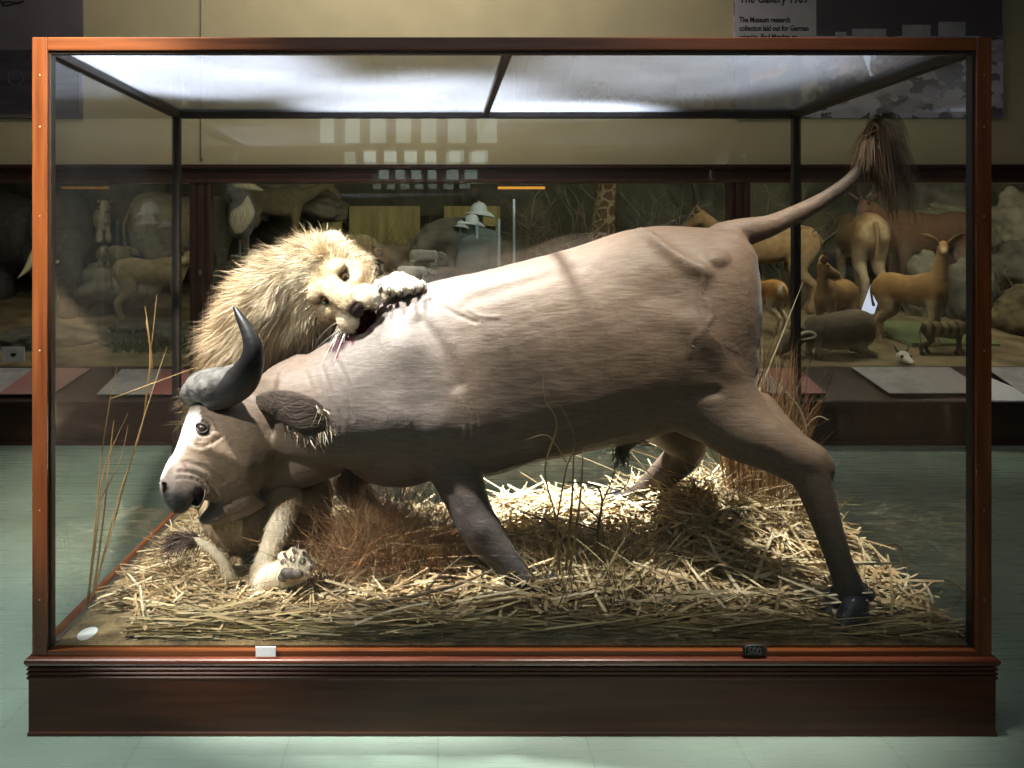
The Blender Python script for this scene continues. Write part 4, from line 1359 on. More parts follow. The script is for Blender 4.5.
# lower jaw
loft(bm, [hsec((238, 478), (268, 500), 2.86, 2.97, .09), hsec((222, 492), (246, 514), 2.82, 2.89, .072), hsec((209, 507), (224, 521), 2.785, 2.83, .056), hsec((201, 516), (211, 523), 2.765, 2.795, .044), hsec((197, 520), (203, 524), 2.76, 2.775, .026)], n=24, sub=4)
# throat filling down between jaw and chest
limb(bm, [(P(255, 462, 3.0), .14, .13), (P(280, 448, 3.04), .17, .16), (P(322, 430, 3.06), .18, .2)], n=24)
blob(bm, P(201, 418, 2.81), (.028, .018, .010))        # brow over the near eye
me = fuse(bm, .0085, 5, .5)
sc = Sculpt(me)
co = sc.co

# --- modelling marks
sc.relax(716, 384, .15, 90); sc.relax(668, 412, .10, 50); sc.relax(752, 400, .08, 40); sc.relax(432, 440, .10, 30)
sc.line([(640, 232), (662, 246), (684, 262), (704, 273)], .028, .016)          # pin of the hip to the spine
sc.bump(702, 268, .05, .010)
sc.bump(664, 300, .13, -.024)
sc.line([(704, 270), (700, 300), (706, 322)], .012, .006)
sc.line([(660, 310), (700, 330), (730, 370)], .05, .012)
sc.line([(707, 300), (712, 316), (704, 330), (716, 342), (722, 352)], .008, .0055)   # veins
sc.line([(716, 342), (736, 350)], .007, .004)
sc.line([(704, 330), (692, 340), (690, 356)], .007, .004)
sc.line([(660, 424), (676, 408), (694, 396), (716, 392)], .02, -.012)           # flank fold
sc.line([(655, 420), (668, 410), (682, 400)], .012, .008)
for pts, a_ in ((((448, 384), (456, 405), (461, 432), (457, 452)), -.0022), (((460, 394), (468, 415), (469, 442)), -.0018), (((472, 402), (477, 424), (475, 446)), -.0015)):     # skin folds behind the shoulder
    sc.line(pts, .006, a_, True)
sc.line([(420, 322), (440, 348), (456, 384)], .03, -.016)                        # back edge of the shoulder blade
sc.bump(396, 326, .07, .010); sc.bump(406, 346, .07, .008)                        # spine of the shoulder blade
sc.bump(400, 352, .09, .014)
sc.bump(395, 418, .07, .010)
sc.line([(386, 420), (394, 410), (405, 412), (410, 422), (400, 430)], .008, .004)   # coiled muscle at the point of the shoulder
sc.bump(436, 425, .07, .012)
sc.line([(432, 440), (446, 478), (458, 508)], .012, -.006)
for pts in (((306, 372), (313, 395), (312, 425)), ((322, 366), (330, 392), (334, 430)), ((338, 362), (348, 385), (352, 420)), ((330, 400), (340, 420), (340, 440))):
    sc.line(pts, .008, -.0022, True)
sc.line([(470, 300), (520, 285), (575, 268)], .03, -.006)
sc.line([(468, 308), (480, 316), (498, 317)], .007, .004)
sc.line([(430, 300), (452, 312), (476, 322)], .007, -.006)
sc.bump(478, 452, .04, .008)
sc.bump(816, 462, .03, .008); sc.bump(806, 476, .03, -.005)
sc.line([(740, 448), (770, 455), (800, 480)], .010, -.008)
sc.bump(480, 530, .03, .006)
# face: eye socket, cheek ridge, nostril, lips and wrinkles
sc.bump(203, 428, .022, -.018)
sc.line([(192, 432), (198, 437), (207, 438), (214, 434)], .006, .009)
sc.line([(192, 424), (198, 419), (208, 420), (214, 428)], .006, .009)
sc.line([(190, 442), (200, 447), (212, 443), (222, 436)], .006, -.006, True)
sc.line([(208, 446), (228, 456), (248, 466)], .02, .010)
sc.line([(178, 472), (196, 474), (212, 486), (220, 502)], .006, -.006, True)
sc.line([(176, 479), (194, 479), (206, 488), (212, 503)], .005, -.006, True)
sc.line([(186, 462), (206, 468), (224, 482)], .006, -.004, True)
sc.bump(161, 489, .011, -.024)
sc.line([(157, 495), (157, 486), (162, 481), (168, 486)], .006, .007)
co = sc.co
# fine wrinkled hide
q = nz(co, 6.0, 1.0) * .004 + nz(co, 16.0, 4.0) * .0018
sc.co = co + sc.no * q[:, None]

# --- coat colours; hind leg shade is painted in too
co = sc.co
px, py, dd = project(co)
base = np.array((.25, .178, .135))
sc.col[:, :3] = base
rear = ss(430, 600, px)
sc.paint(rear * .9, (.25, .155, .095))
n1 = nz(co, 2.2, 9.0)
sc.paint(np.clip(n1, 0, 1) * .35, (.20, .16, .15))
front = ss(470, 420, px) * ss(300, 340, px)
sc.paint(front * .6, (.212, .182, .172))
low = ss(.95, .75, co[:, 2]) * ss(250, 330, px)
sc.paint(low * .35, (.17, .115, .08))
legf = ss(.80, .60, co[:, 2]) * ss(400, 425, px) * (px < 580)
sc.paint(legf, (.105, .082, .078))
legh = ss(.86, .46, co[:, 2]) * (px > 580)
sc.paint(legh * .9, (.090, .062, .045))  # dark leg coat, deepened and raised for the unlit hind legs
hoofy = ss(.50, .42, co[:, 2]) * (px > 440)
sc.paint(hoofy * .8, (.055, .050, .052))
tail_ = ss(790, 862, px) * (py < 240)
sc.paint(tail_ * .7, (.14, .10, .075))
sc.paint(ss(850, 868, px) * (py < 190), (.10, .058, .032))
head = ss(300, 262, px) * (py > 380)
sc.paint(head, (.255, .175, .115))
sc.paint(head * ss(210, 192, px) * ss(455, 470, py) * .5, (.25, .21, .20))
sc.paint(head * ss(236, 262, px) * .55, (.13, .085, .055))
fr = head * ss(440, 405, py)
sc.paint(fr * .6, (.15, .10, .07))
# white nose streak and black muzzle, laid out in the head's own frame
o_ = np.array(P(203, 427, 2.80))
Lh = np.array(LH)
lat = (co - np.array(P(166, 470, 2.74))) @ Lh
blaze = ss(.050, .020, lat) * ss(402, 418, py) * ss(492, 484, py) * (px < 200) * ss(300, 262, px)
edge = .5 + .5 * np.tanh(6 * (nz(co, 18.0, 2.0) + .35))
sc.paint(blaze * edge, (.74, .71, .66))
muz = np.clip(np.exp(-((px - 167) / 21) ** 2 - ((py - 506) / 14) ** 2) * 2.1, 0, 1) * (px < 205)
sc.paint(muz, (.024, .021, .022))
mouthc = np.clip(gauss(co, P(201, 499, 2.80), .044) * 2.2, 0, 1)
sc.paint(mouthc, (.03, .018, .018))
sc.paint(np.clip(gauss(co, P(211, 512, 2.77), .05), 0, 1) * .6, (.24, .18, .19))
sc.paint(np.clip(gauss(co, sc.hit(165, 489), .016) * 1.6, 0, 1), (.02, .016, .016))
eyec = np.clip(gauss(co, sc.hit(203, 428), .030) * 1.6, 0, 1)
sc.paint(eyec * .85, (.05, .036, .028))
for a in ((183, 463), (185, 466), (187, 469), (180, 470)):      # scratches of blood on the nose
    sc.paint(np.clip(gauss(co, sc.hit(*a), .005) * 1.6, 0, 1), (.13, .006, .009))
# bite: dark wound and blood runs on the neck
wd = seg_dist(co, catr_path([sc.hit(*p) for p in ((338, 344), (350, 334), (360, 326), (368, 318))], 4))
sc.paint(ss(.055, .030, wd + nz(co, 30.0, 3.0) * .012), (.045, .004, .010))
for pts in (((340, 344), (338, 352), (337, 358)), ((352, 340), (353, 344)), ((366, 326), (370, 330))):
    d_ = seg_dist(co, catr_path([sc.hit(*p) for p in pts], 4))
    sc.paint(ss(.009, .004, d_), (.12, .006, .014))
sc.col[:, :3] *= (1 - .38 * (1 - np.clip(blaze * edge, 0, 1)))[:, None]
bme = sc.done()


def hide_mat():
    m, t, out = nt('short buffalo coat')
    b = N(t, 'ShaderNodeBsdfPrincipled'); b.inputs['Roughness'].default_value = .58; b.inputs['Specular IOR Level'].default_value = .35
    b.inputs['Sheen Weight'].default_value = .12; b.inputs['Sheen Roughness'].default_value = .4
    at = N(t, 'ShaderNodeAttribute', attribute_name='Col')
    tc = N(t, 'ShaderNodeTexCoord')
    mp = N(t, 'ShaderNodeMapping'); mp.inputs['Rotation'].default_value = (0, .35, 0); mp.inputs['Scale'].default_value = (9, 60, 60)
    t.links.new(tc.outputs['Object'], mp.inputs['Vector'])
    n1 = N(t, 'ShaderNodeTexNoise'); n1.inputs['Scale'].default_value = 1.6; n1.inputs['Detail'].default_value = 7; n1.inputs['Roughness'].default_value = .65; n1.inputs['Distortion'].default_value = .3
    t.links.new(mp.outputs[0], n1.inputs['Vector'])
    mr = N(t, 'ShaderNodeMapRange'); mr.inputs['From Min'].default_value = .3; mr.inputs['From Max'].default_value = .7; mr.inputs['To Min'].default_value = .72; mr.inputs['To Max'].default_value = 1.25
    t.links.new(n1.outputs['Fac'], mr.inputs['Value'])
    mx = N(t, 'ShaderNodeMix', data_type='RGBA', blend_type='MULTIPLY'); mx.inputs['Factor'].default_value = 1
    t.links.new(at.outputs['Color'], mx.inputs['A']); t.links.new(mr.outputs[0], mx.inputs['B'])
    t.links.new(mx.outputs['Result'], b.inputs['Base Color'])
    n2 = N(t, 'ShaderNodeTexNoise'); n2.inputs['Scale'].default_value = 26; n2.inputs['Detail'].default_value = 5
    t.links.new(tc.outputs['Object'], n2.inputs['Vector'])
    ad = N(t, 'ShaderNodeMath', operation='ADD'); t.links.new(n1.outputs['Fac'], ad.inputs[0]); t.links.new(n2.outputs['Fac'], ad.inputs[1])
    bp = N(t, 'ShaderNodeBump'); bp.inputs['Strength'].default_value = .35; bp.inputs['Distance'].default_value = .006
    t.links.new(ad.outputs[0], bp.inputs['Height']); t.links.new(bp.outputs[0], b.inputs['Normal'])
    t.links.new(b.outputs[0], out.inputs['Surface'])
    return m


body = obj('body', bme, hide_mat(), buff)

# --- short lying hair over the trunk
rng = np.random.default_rng(5)
M_hair = mat('short buffalo hair', (1, 1, 1), var=0, c2=(.98, .98, .98), attr=True, rough=.5, spec=.4)
pxv, pyv, dv = project(get_co(bme))
wgt = (ss(296, 330, pxv) * .8 + .2) * (get_co(bme)[:, 2] > .5) * (pyv > 150)
wgt = wgt * (get_no(bme)[:, 1] < .35)
pts, nn, vi = scatter(bme, 42000, rng, wgt)
colv = sc.col[vi, :3]
hx, hy, hd_ = project(pts)
flow = np.zeros_like(pts)
flow[:, 0] = .75 - .75 * ss(480, 380, hx)
flow[:, 2] = -.35 - .65 * ss(480, 380, hx) - .4 * ss(650, 740, hx)
flow += rng.normal(0, .22, flow.shape)
flow = norm(flow - nn * (flow * nn).sum(1, keepdims=True))
dirs = norm(flow + nn * .10)
lens = rng.uniform(.012, .024, len(pts))
bright = rng.uniform(.75, 1.5, (len(pts), 1))
isl = (rng.random((len(pts), 1)) < .25)
hc_ = colv * bright * (1 - .0 * isl) + isl * np.array((.10, .09, .08))
keepm = (hc_.mean(1) > .05)
side = np.cross(dirs, nn); side = norm(side + rng.normal(0, .3, side.shape))
ribbons('short_hair', (pts - nn * .001)[keepm], dirs[keepm], (-nn * .10)[keepm], lens[keepm], np.full(keepm.sum(), .0017), np.clip(hc_[keepm], 0, 1), segs=2, m=M_hair, parent=buff, side=side[keepm])

# --- open mouth between the lips; black solids stand in for its shade
M_black = mat('black hollow', (.004, .0025, .0025), c2=(.010, .006, .006), rough=1.0, spec=.0)
blob(mb_ := bmesh.new(), P(199, 493, 2.708), (.017, .030, .034), Matrix.Rotation(-.35, 3, 'Y')); blob(mb_, P(193, 501, 2.708), (.028, .022, .010), Matrix.Rotation(.5, 3, 'Y'))
obj('mouth_interior', fuse(mb_, .004, 3), M_black, buff)
mb_ = bmesh.new()
limb(mb_, [(P(205, 490, 2.695), .002), (P(204.5, 497, 2.690), .003), (P(201, 505, 2.694), .003), (P(197.5, 510, 2.702), .002)], n=8)
obj('lip_edge', mb_, mat('pale inner lip', (.10, .078, .06), var=.3, rough=.6), buff)
mb_ = bmesh.new(); nh = sc.hit(165, 488)
limb(mb_, [(nh + V((-.006, .004, .014)), .006), (nh + V((.002, .002, .004)), .009), (nh + V((.000, .004, -.012)), .0085), (nh + V((.010, .004, -.019)), .004)], n=12, lat=(.3, -1, 0))
obj('nostril', mb_, M_black, buff)  # black solid in place of the nostril's shade
# --- eye
e = bmesh.new(); ec = sc.hit(203.5, 427.5); blob(e, ec + V((-.001, -.001, -.001)), (.020, .019, .017), seg=24, rings=16)
obj('eye', e, mat('brown glass eye', (.030, .020, .016), var=.3, rough=.06, spec=.7, coat=1.0), buff)
lid = bmesh.new()
en = V((-.30, -.92, .12)).normalized(); ex = V((.95, -.30, -.10)); ex = (ex - en * ex.dot(en)).normalized(); ez = en.cross(ex).normalized()
if ez.z < 0: ez = -ez
ring = []
for t_ in np.linspace(0, 2 * math.pi, 25):
    ring.append((ec + en * (.0105 - .003 * math.cos(2 * t_)) + ex * (.0235 * math.cos(t_)) + ez * (.0155 * math.sin(t_)), .0038 if math.sin(t_) > -.2 else .0034))
limb(lid, ring, n=10, sub=1)
obj('eyelid', lid, mat('dark wrinkled eyelid', (.020, .014, .010), c2=(.05, .035, .025), rough=.7, scale=60, bump=.4), buff)
# --- horns
M_horn = mat('black polished horn', (.012, .0115, .012), c2=(.024, .023, .023), rough=.42, scale=3, stretch=(3, 3, 14), bump=.15, bscale=6, coat=.0, spec=.3)
M_boss = mat('rough grey horn boss', (.035, .033, .031), c2=(.15, .14, .13), rough=.8, scale=26, bump=1.0, bscale=22, detail=8, contrast=(.3, .65))
h = bmesh.new()
limb(h, [(P(214, 393, 2.80), .062, .05), (P(229, 389, 2.76), .060, .052), (P(242, 380, 2.72), .057, .05), (P(250, 366, 2.69), .046, .043), (P(253, 350, 2.68), .035, .034), (P(249, 334, 2.69), .025, .025), (P(241, 319, 2.71), .016, .016), (P(235, 308, 2.73), .007, .007)], n=24, sub=5)
obj('horn', h, M_horn, buff)
h = bmesh.new()
limb(h, [(P(230, 386, 3.00), .05), (P(246, 389, 3.05), .045), (P(258, 388, 3.08), .035), (P(262, 379, 3.08), .022), (P(259, 371, 3.07), .008)], n=18, sub=4)
obj('horn', h, M_horn, buff)
h = bmesh.new()
# boss: broad plate over the brow
limb(h, [(P(196, 393, 2.96), .045, .06), (P(203, 387, 2.88), .056, .075), (P(213, 385, 2.81), .057, .07), (P(226, 380, 2.76), .046, .05), (P(240, 370, 2.725), .022, .022)], n=26, sub=5, lat=(.2, 1, 0))
bo = fuse(h, .006, 2)
s2 = get_co(bo); n2_ = get_no(bo)
set_co(bo, s2 + n2_ * (nz(s2, 28.0, 5.0) * .005 + np.abs(nz(s2, 60.0, 8.0)) * .004)[:, None])
obj('horn_boss', bo, M_boss, buff)


# --- ears
def ear(name, pts, th, m):
    """pts: (top edge px, bottom edge px, d); a cupped leaf"""
    b = bmesh.new()
    secs = []
    for (t_, u_, d_) in pts:
        a, c = P(t_[0], t_[1], d_), P(u_[0], u_[1], d_ - .015)
        secs.append(((a + c) / 2, (a - c) / 2, Y_ * th))
    loft(b, secs, n=24, sub=5)
    for v in b.verts:      # cup the leaf
        pass
    return obj(name, b, m, buff)


M_ear = mat('dark brown ear', (.028, .018, .013), c2=(.062, .042, .03), rough=.85, scale=14, stretch=(1, 3, 3), bump=.5, bscale=40)  # dark brown, deepened for the shade the ear hangs in
ear('ear', [((256, 396), (258, 410), 2.88), ((268, 391), (271, 416), 2.82), ((284, 390), (287, 426), 2.775), ((300, 393), (303, 434), 2.76), ((314, 399), (316, 435), 2.765), ((324, 408), (326, 430), 2.78), ((331, 420), (331, 425), 2.795)], .013, M_ear)
# pale fringe hairs of the ear
rg = np.random.default_rng(8)
n_ = 260
tt = rg.random(n_)
path = [P(*p, 2.755) for p in ((284, 424), (298, 432), (310, 436), (320, 433), (328, 426), (324, 412), (316, 404))]
pp = np.array([list(v) for v in catr_path(path, 10)])
ii = (tt * (len(pp) - 1)).astype(int)
roots = pp[ii] + rg.normal(0, .006, (n_, 3))
dr = norm(np.stack([rg.normal(.35, .3, n_), rg.normal(-.2, .2, n_), rg.normal(-.8, .3, n_)], 1))
cc = np.where(rg.random((n_, 1)) < .35, np.array([[.40, .32, .22]]), np.array([[.05, .033, .022]])) * rg.uniform(.7, 1.2, (n_, 1))
ribbons('ear_fringe', roots, dr, rg.normal(0, .15, (n_, 3)), rg.uniform(.02, .06, n_), np.full(n_, .0028), cc, segs=3, m=M_hair, parent=buff, rng=rg)

# --- hooves
M_hoof = mat('blue-black hoof', (.030, .030, .036), c2=(.065, .065, .075), rough=.38, scale=12, stretch=(1, 1, 5))


def hoof(c, r, fwd, h):
    """cloven hoof standing at c (ground point), toes towards fwd"""
    f = V(fwd).normalized(); s = f.cross(Z_)
    b = bmesh.new()
    for sg in (-1, 1):
        q = c + s * sg * r * .5
        loft(b, [(q + f * r * .30, f * r * 1.15, s * r * .50, 2.4), (q + f * r * .26 + Z_ * h * .12, f * r * 1.12, s * r * .52, 2.4), (q + f * r * .05 + Z_ * h * .6, f * r * .86, s * r * .47, 2.3), (q - f * r * .1 + Z_ * h, f * r * .62, s * r * .42, 2.2), (q - f * r * .12 + Z_ * h * 1.15, f * r * .3, s * r * .25, 2.2)], n=20, sub=3)
        blob(b, q - f * r * .95 + Z_ * h * 1.05, (r * .28, r * .28, r * .34), seg=12, rings=8)
    return obj('hoof', b, M_hoof, buff)


hoof(P(846, 621, 2.62), .066, (-.9, -.35, 0), .085)
hoof(P(549, 603, 2.74), .060, (.9, -.4, 0), .08)
hoof(P(617, 514, 3.48), .060, (-1, -.2, 0), .085)
hoof(P(418, 532, 3.50), .05, (.4, .9, -.3), .06)

# --- tail tuft: a fountain of coarse hair
rg = np.random.default_rng(11)
ncl, per = 72, 24
n_ = ncl * per
pth = np.array([list(P(*p)) for p in ((868, 160, 3.12), (873, 146, 3.12), (879, 132, 3.12), (882, 122, 3.12))])
def per_clump(f): return np.repeat(f, per, axis=0)
u = np.clip(per_clump(rg.random(ncl) ** .6 * 3) + rg.normal(0, .15, n_), 0, 2.99)
i0 = np.clip(u.astype(int), 0, 2); fr_ = (u - i0)[:, None]
roots = pth[i0] * (1 - fr_) + pth[i0 + 1] * fr_ + rg.normal(0, .006, (n_, 3))
lft = per_clump(rg.random(ncl) < .28)
out_ = np.where(lft, per_clump(-rg.uniform(.25, .80, ncl)), per_clump(rg.uniform(-.05, .75, ncl))) + rg.normal(0, .06, n_)
dr = np.stack([out_, per_clump(rg.normal(0, .28, ncl)) + rg.normal(0, .05, n_), per_clump(rg.uniform(.25, .95, ncl)) + rg.normal(0, .06, n_)], 1)
cu = np.stack([out_ * -.25, rg.normal(0, .06, n_), np.where(lft, -per_clump(rg.uniform(.9, 1.5, ncl)), -per_clump(rg.uniform(1.2, 2.1, ncl)))], 1)
ln = np.where(lft, per_clump(rg.uniform(.10, .19, ncl)), per_clump(rg.uniform(.15, .26, ncl))) * rg.uniform(.8, 1.1, n_)
cc = np.array([[.19, .115, .062]]) * per_clump(rg.uniform(.35, 1.7, (ncl, 1))) * rg.uniform(.7, 1.3, (n_, 1))
ribbons('tail_tuft', roots, dr, cu, ln, np.full(n_, .0052), cc, segs=7, m=M_hair, parent=buff, rng=rg)
# --- hair tuft at the sheath
n_ = 160
c0 = np.array(P(621, 448, 3.06))
roots = c0 + rg.normal(0, .014, (n_, 3))
dr = np.stack([rg.normal(.0, .25, n_), rg.normal(0, .2, n_), -np.ones(n_)], 1)
ribbons('belly_tuft', roots, norm(dr), rg.normal(0, .2, (n_, 3)), rg.uniform(.03, .09, n_), np.full(n_, .003), np.array([[.10, .065, .045]]) * rg.uniform(.6, 1.5, (n_, 1)), segs=3, m=M_hair, parent=buff, rng=rg)
# ================================================================ the lion
lion = thing('lion', 'pale maned mounted lion biting the hump of the buffalo, hind paw in the straw', 'lion')
aV = V((.77, 0, -.63)).normalized(); bV = V((0, -1, 0)); lV = V((.63, 0, .77)).normalized()
tH = math.radians(58)
fV = (aV * math.cos(tH) + bV * math.sin(tH)).normalized()
uV = (bV * math.cos(tH) - aV * math.sin(tH)).normalized()
E0 = P(330, 283, 3.0)
RH = Matrix((lV, fV, uV)).transposed()     # local (lateral, forward, up) to world


def H(x, y, z): return E0 + RH @ V((x, y, z))


bm = bmesh.new()
blob(bm, H(0, -.10, -.005), (.125, .145, .105), RH)                                   # skull
blob(bm, H(0, -.015, -.045), (.122, .085, .098), RH)                                  # broad face
blob(bm, H(0, .05, -.06), (.088, .075, .066), RH)
for s in (-1, 1):
    blob(bm, H(s * .080, -.035, -.075), (.062, .085, .075), RH)                          # cheek muscle
    blob(bm, H(s * .058, .012, .024), (.042, .040, .026), RH)                          # brow
    blob(bm, H(s * .068, .045, -.045), (.038, .05, .030), RH)                         # cheekbone
    blob(bm, H(s * .045, .125, -.095), (.056, .062, .052), RH)                         # whisker pad
# nose bridge and muzzle
loft(bm, [(H(0, -.04, .012), uV * .05, lV * .055, 2.6), (H(0, .02, .002), uV * .05, lV * .050, 2.8), (H(0, .09, -.020), uV * .048, lV * .044, 2.8), (H(0, .15, -.042), uV * .040, lV * .040, 2.6), (H(0, .176, -.056), uV * .026, lV * .034, 2.4)], n=24, sub=4)
loft(bm, [(H(0, .0, -.07), uV * .06, lV * .085), (H(0, .07, -.075), uV * .05, lV * .076), (H(0, .13, -.085), uV * .040, lV * .062), (H(0, .165, -.088), uV * .026, lV * .04)], n=24, sub=4)
# lower jaw, wide open
loft(bm, [(H(0, -.06, -.13), uV * .05, lV * .085), (H(0, .0, -.185), uV * .040, lV * .070), (H(0, .06, -.225), uV * .032, lV * .055), (H(0, .10, -.235), uV * .026, lV * .04)], n=20, sub=4)
# neck and shoulders, over and behind the buffalo's neck
limb(bm, [(H(0, -.13, -.02), .125, .125), (P(290, 297, 3.20), .160, .16), (P(272, 320, 3.33), .175, .18), (P(264, 370, 3.43), .190, .19), (P(262, 430, 3.44), .19, .18), (P(262, 478, 3.34), .20, .19), (P(262, 508, 3.18), .17, .17)], n=30, sub=5)
blob(bm, P(248, 505, 3.10), (.185, .19, .170))                                         # haunch
blob(bm, P(296, 500, 3.20), (.15, .15, .17))
# arm reaching over the buffalo
limb(bm, [(P(285, 350, 3.45), .13), (P(330, 322, 3.53), .10), (P(375, 296, 3.50), .068), (P(396, 290, 3.32), .052), (P(400, 285, 3.14), .05)], n=18)
blob(bm, P(400, 284.5, 3.07), (.082, .085, .036))
for k, (x, y, r) in enumerate(((380.5, 287, .022), (390, 289.5, .0245), (402, 289.5, .0255), (413.5, 287.5, .024), (421.5, 286, .020))):
    blob(bm, P(x, y, 2.985 + .012 * abs(k - 2)), (r, .034, r * 1.12))
# other forearm, gripping the far side of the neck
limb(bm, [(P(240, 385, 3.40), .10), (P(218, 425, 3.28), .07), (P(222, 445, 3.20), .055)], n=16)
# hind leg and the raised sole of the paw
limb(bm, [(P(270, 478, 3.06), .11, .10), (P(285, 500, 2.97), .066, .066), (P(279, 527, 2.90), .046, .046), (P(268, 555, 2.84), .038, .038), (P(260, 578, 2.81), .040, .040), (P(262, 586, 2.79), .036, .034)], n=20, sub=4)
limb(bm, [(P(258, 582, 2.80), .036, .034), (P(274, 577, 2.78), .042, .038), (P(288, 571, 2.765), .054, .040), (P(298, 567, 2.755), .054, .034)], n=18, sub=4)
toes = [(284, 557.5, 2.755, .021), (293, 554, 2.745, .0225), (303, 556.5, 2.74, .0225), (310, 564, 2.74, .021)]
for x, y, d_, r in toes:
    blob(bm, P(x, y, d_), (r, r * 1.1, r * 1.15))
# tail
limb(bm, [(P(241, 560, 3.06), .040), (P(240, 584, 2.93), .029), (P(231, 577, 2.85), .024), (P(223, 561, 2.83), .020), (P(212, 549, 2.83), .017), (P(199, 541, 2.84), .014), (P(188, 538, 2.86), .011)], n=14, sub=5)
lme = fuse(bm, .0062, 7, .5)
ls = Sculpt(lme)


def lloc(co):
    return (co - np.array(E0)) @ np.array(RH)


q = lloc(ls.co)


def lb(x, y, z, r, amt):
    w = np.exp(-((q - np.array((x, y, z))) ** 2).sum(1) / (r * r))
    ls.co += ls.no * (amt * w)[:, None]


for s in (-1, 1):
    lb(s * .054, .052, -.008, .016, -.016)            # eye socket
    lb(s * .045, .155, -.04, .012, -.006)
    d_ = seg_dist(q, [(s * .010, .185, -.085), (s * .030, .180, -.108), (s * .062, .145, -.118), (s * .085, .09, -.11)])
    ls.co += ls.no * (-.008 * np.exp(-(d_ / .008) ** 2))[:, None]     # lip line
    d_ = seg_dist(q, [(s * .03, .02, .03), (s * .022, .07, .012), (s * .02, .13, -.015)])
    ls.co += ls.no * (.003 * np.exp(-(d_ / .010) ** 2))[:, None]
    lb(s * .05, .02, .045, .022, .008)
d_ = seg_dist(q, [(0, -.06, .11), (0, .0, .075), (0, .04, .05)])
ls.co += ls.no * (-.006 * np.exp(-(d_ / .016) ** 2))[:, None]
q = lloc(ls.co)
ls.co += ls.no * (nz(ls.co, 18.0, 3.0) * .0022)[:, None]
# coat colour, with some light and shade painted in
ls.col[:, :3] = (.52, .40, .245)
pxl, pyl, dl = project(ls.co)
facem = ss(-.12, -.02, q[:, 1]) * (np.abs(q[:, 0]) < .2) * (pyl < 350)
ls.paint(facem, (.48, .365, .225))
ls.paint(facem * np.clip(.5 + 2.2 * nz(q, 22.0, 6.0), 0, 1) * .5, (.36, .25, .135))
for s in (-1, 1):
    dd_ = seg_dist(q, [(s * .03, -.02, .06), (s * .034, .05, .02), (s * .034, .12, -.02)])
    ls.paint(np.exp(-(dd_ / .010) ** 2) * .45, (.36, .23, .11))
    ls.paint(np.clip(gauss(q, (s * .058, .02, .03), .022), 0, 1) * .5, (.62, .53, .39))
for s in (-1, 1):
    ls.paint(np.clip(gauss(q, (s * .052, .035, -.018), .030) * 1.3, 0, 1), (.60, .53, .41))
    dd_ = seg_dist(q, [(s * .080, .03, .004), (s * .056, .060, .006), (s * .036, .068, -.010), (s * .024, .10, -.026)])
    ls.paint(ss(.013, .006, dd_), (.05, .027, .016))
    ls.paint(np.clip(gauss(q, (s * .054, .058, -.003), .021) * 2.2, 0, 1), (.05, .028, .018))
    ls.paint(np.clip(gauss(q, (s * .045, .14, -.09), .045) * 1.3, 0, 1) * .8, (.64, .57, .45))
    dd_ = seg_dist(q, [(s * .004, .19, -.075), (s * .028, .182, -.108), (s * .062, .147, -.12), (s * .088, .09, -.112)])
    ls.paint(ss(.010, .005, dd_), (.07, .035, .03))
    for k in range(4):
        for j in range(3):
            ls.paint(np.clip(gauss(q, (s * (.030 + .012 * k), .172 - .014 * k, -.07 - .012 * j), .0045) * 1.3, 0, 1) * .6, (.12, .08, .05))
ls.paint(np.clip(gauss(q, (0, .02, .035), .05), 0, 1) * .5, (.55, .38, .2))
nose = ss(.034, .020, np.abs(q[:, 0])) * ss(.160, .172, q[:, 1]) * ss(-.092, -.080, q[:, 2]) * ss(-.020, -.036, q[:, 2])
ls.paint(nose, (.10, .055, .048))
inner = np.clip(ss(.12, .08, np.abs(q[:, 0])) * ss(-.118, -.128, q[:, 2]) * ss(-.235, -.215, q[:, 2]) * ss(-.02, .02, q[:, 1]), 0, 1)
ls.paint(inner, (.06, .008, .014))
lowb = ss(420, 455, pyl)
ls.paint(lowb, (.27, .19, .115))  # lower body browned for the shadow it lies in
paw = ss(500, 520, pyl) * ss(246, 262, pxl) * ss(2.93, 2.88, dl)
ls.paint(paw, (.68, .58, .43))  # hind leg and paw painted paler for the light on them
upaw = (pxl > 372) * (pyl < 305)
ls.paint(upaw * 1.0, (.74, .68, .56))
tl = ss(2.96, 2.90, dl) * (pxl < 243) * (pyl > 520)
ls.paint(tl, (.66, .56, .40))  # tail painted paler for the light on it
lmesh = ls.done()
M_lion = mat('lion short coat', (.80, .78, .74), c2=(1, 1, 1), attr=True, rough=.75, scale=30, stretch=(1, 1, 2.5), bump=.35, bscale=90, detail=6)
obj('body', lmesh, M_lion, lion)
# paws: pads and claws
M_pad = mat('dark paw pad', (.05, .04, .034), c2=(.13, .105, .085), rough=.7, scale=40, bump=.5)
M_claw = mat('dark claw', (.025, .02, .018), c2=(.09, .075, .06), rough=.25, scale=30)
for c, r, rot in (((290, 573.5, 2.715), (.034, .018, .018), .25),):
    b = bmesh.new()
    blob(b, P(*c), r, Matrix.Rotation(rot, 3, 'Y'))
    blob(b, P(c[0] - 7, c[1] + 3.5, c[2] + .004), (.018, .016, .016)); blob(b, P(c[0] + 8, c[1] + .5, c[2] + .002), (.018, .016, .016))
    obj('paw_pad', fuse(b, .004, 2), M_pad, lion)
for x, y, d_, r in toes:
    b = bmesh.new(); blob(b, P(x - .5, y + 4.2, d_ - .017), (r * .52, r * .42, r * .62)); obj('toe_pad', b, M_pad, lion)
    b = bmesh.new(); limb(b, [(P(x + .2, y - 3.8, d_ - .012), .0055), (P(x + .8, y - 2.4, d_ - .028), .0045), (P(x + 1.2, y + .6, d_ - .034), .0012)], n=10); obj('claw', b, M_claw, lion)
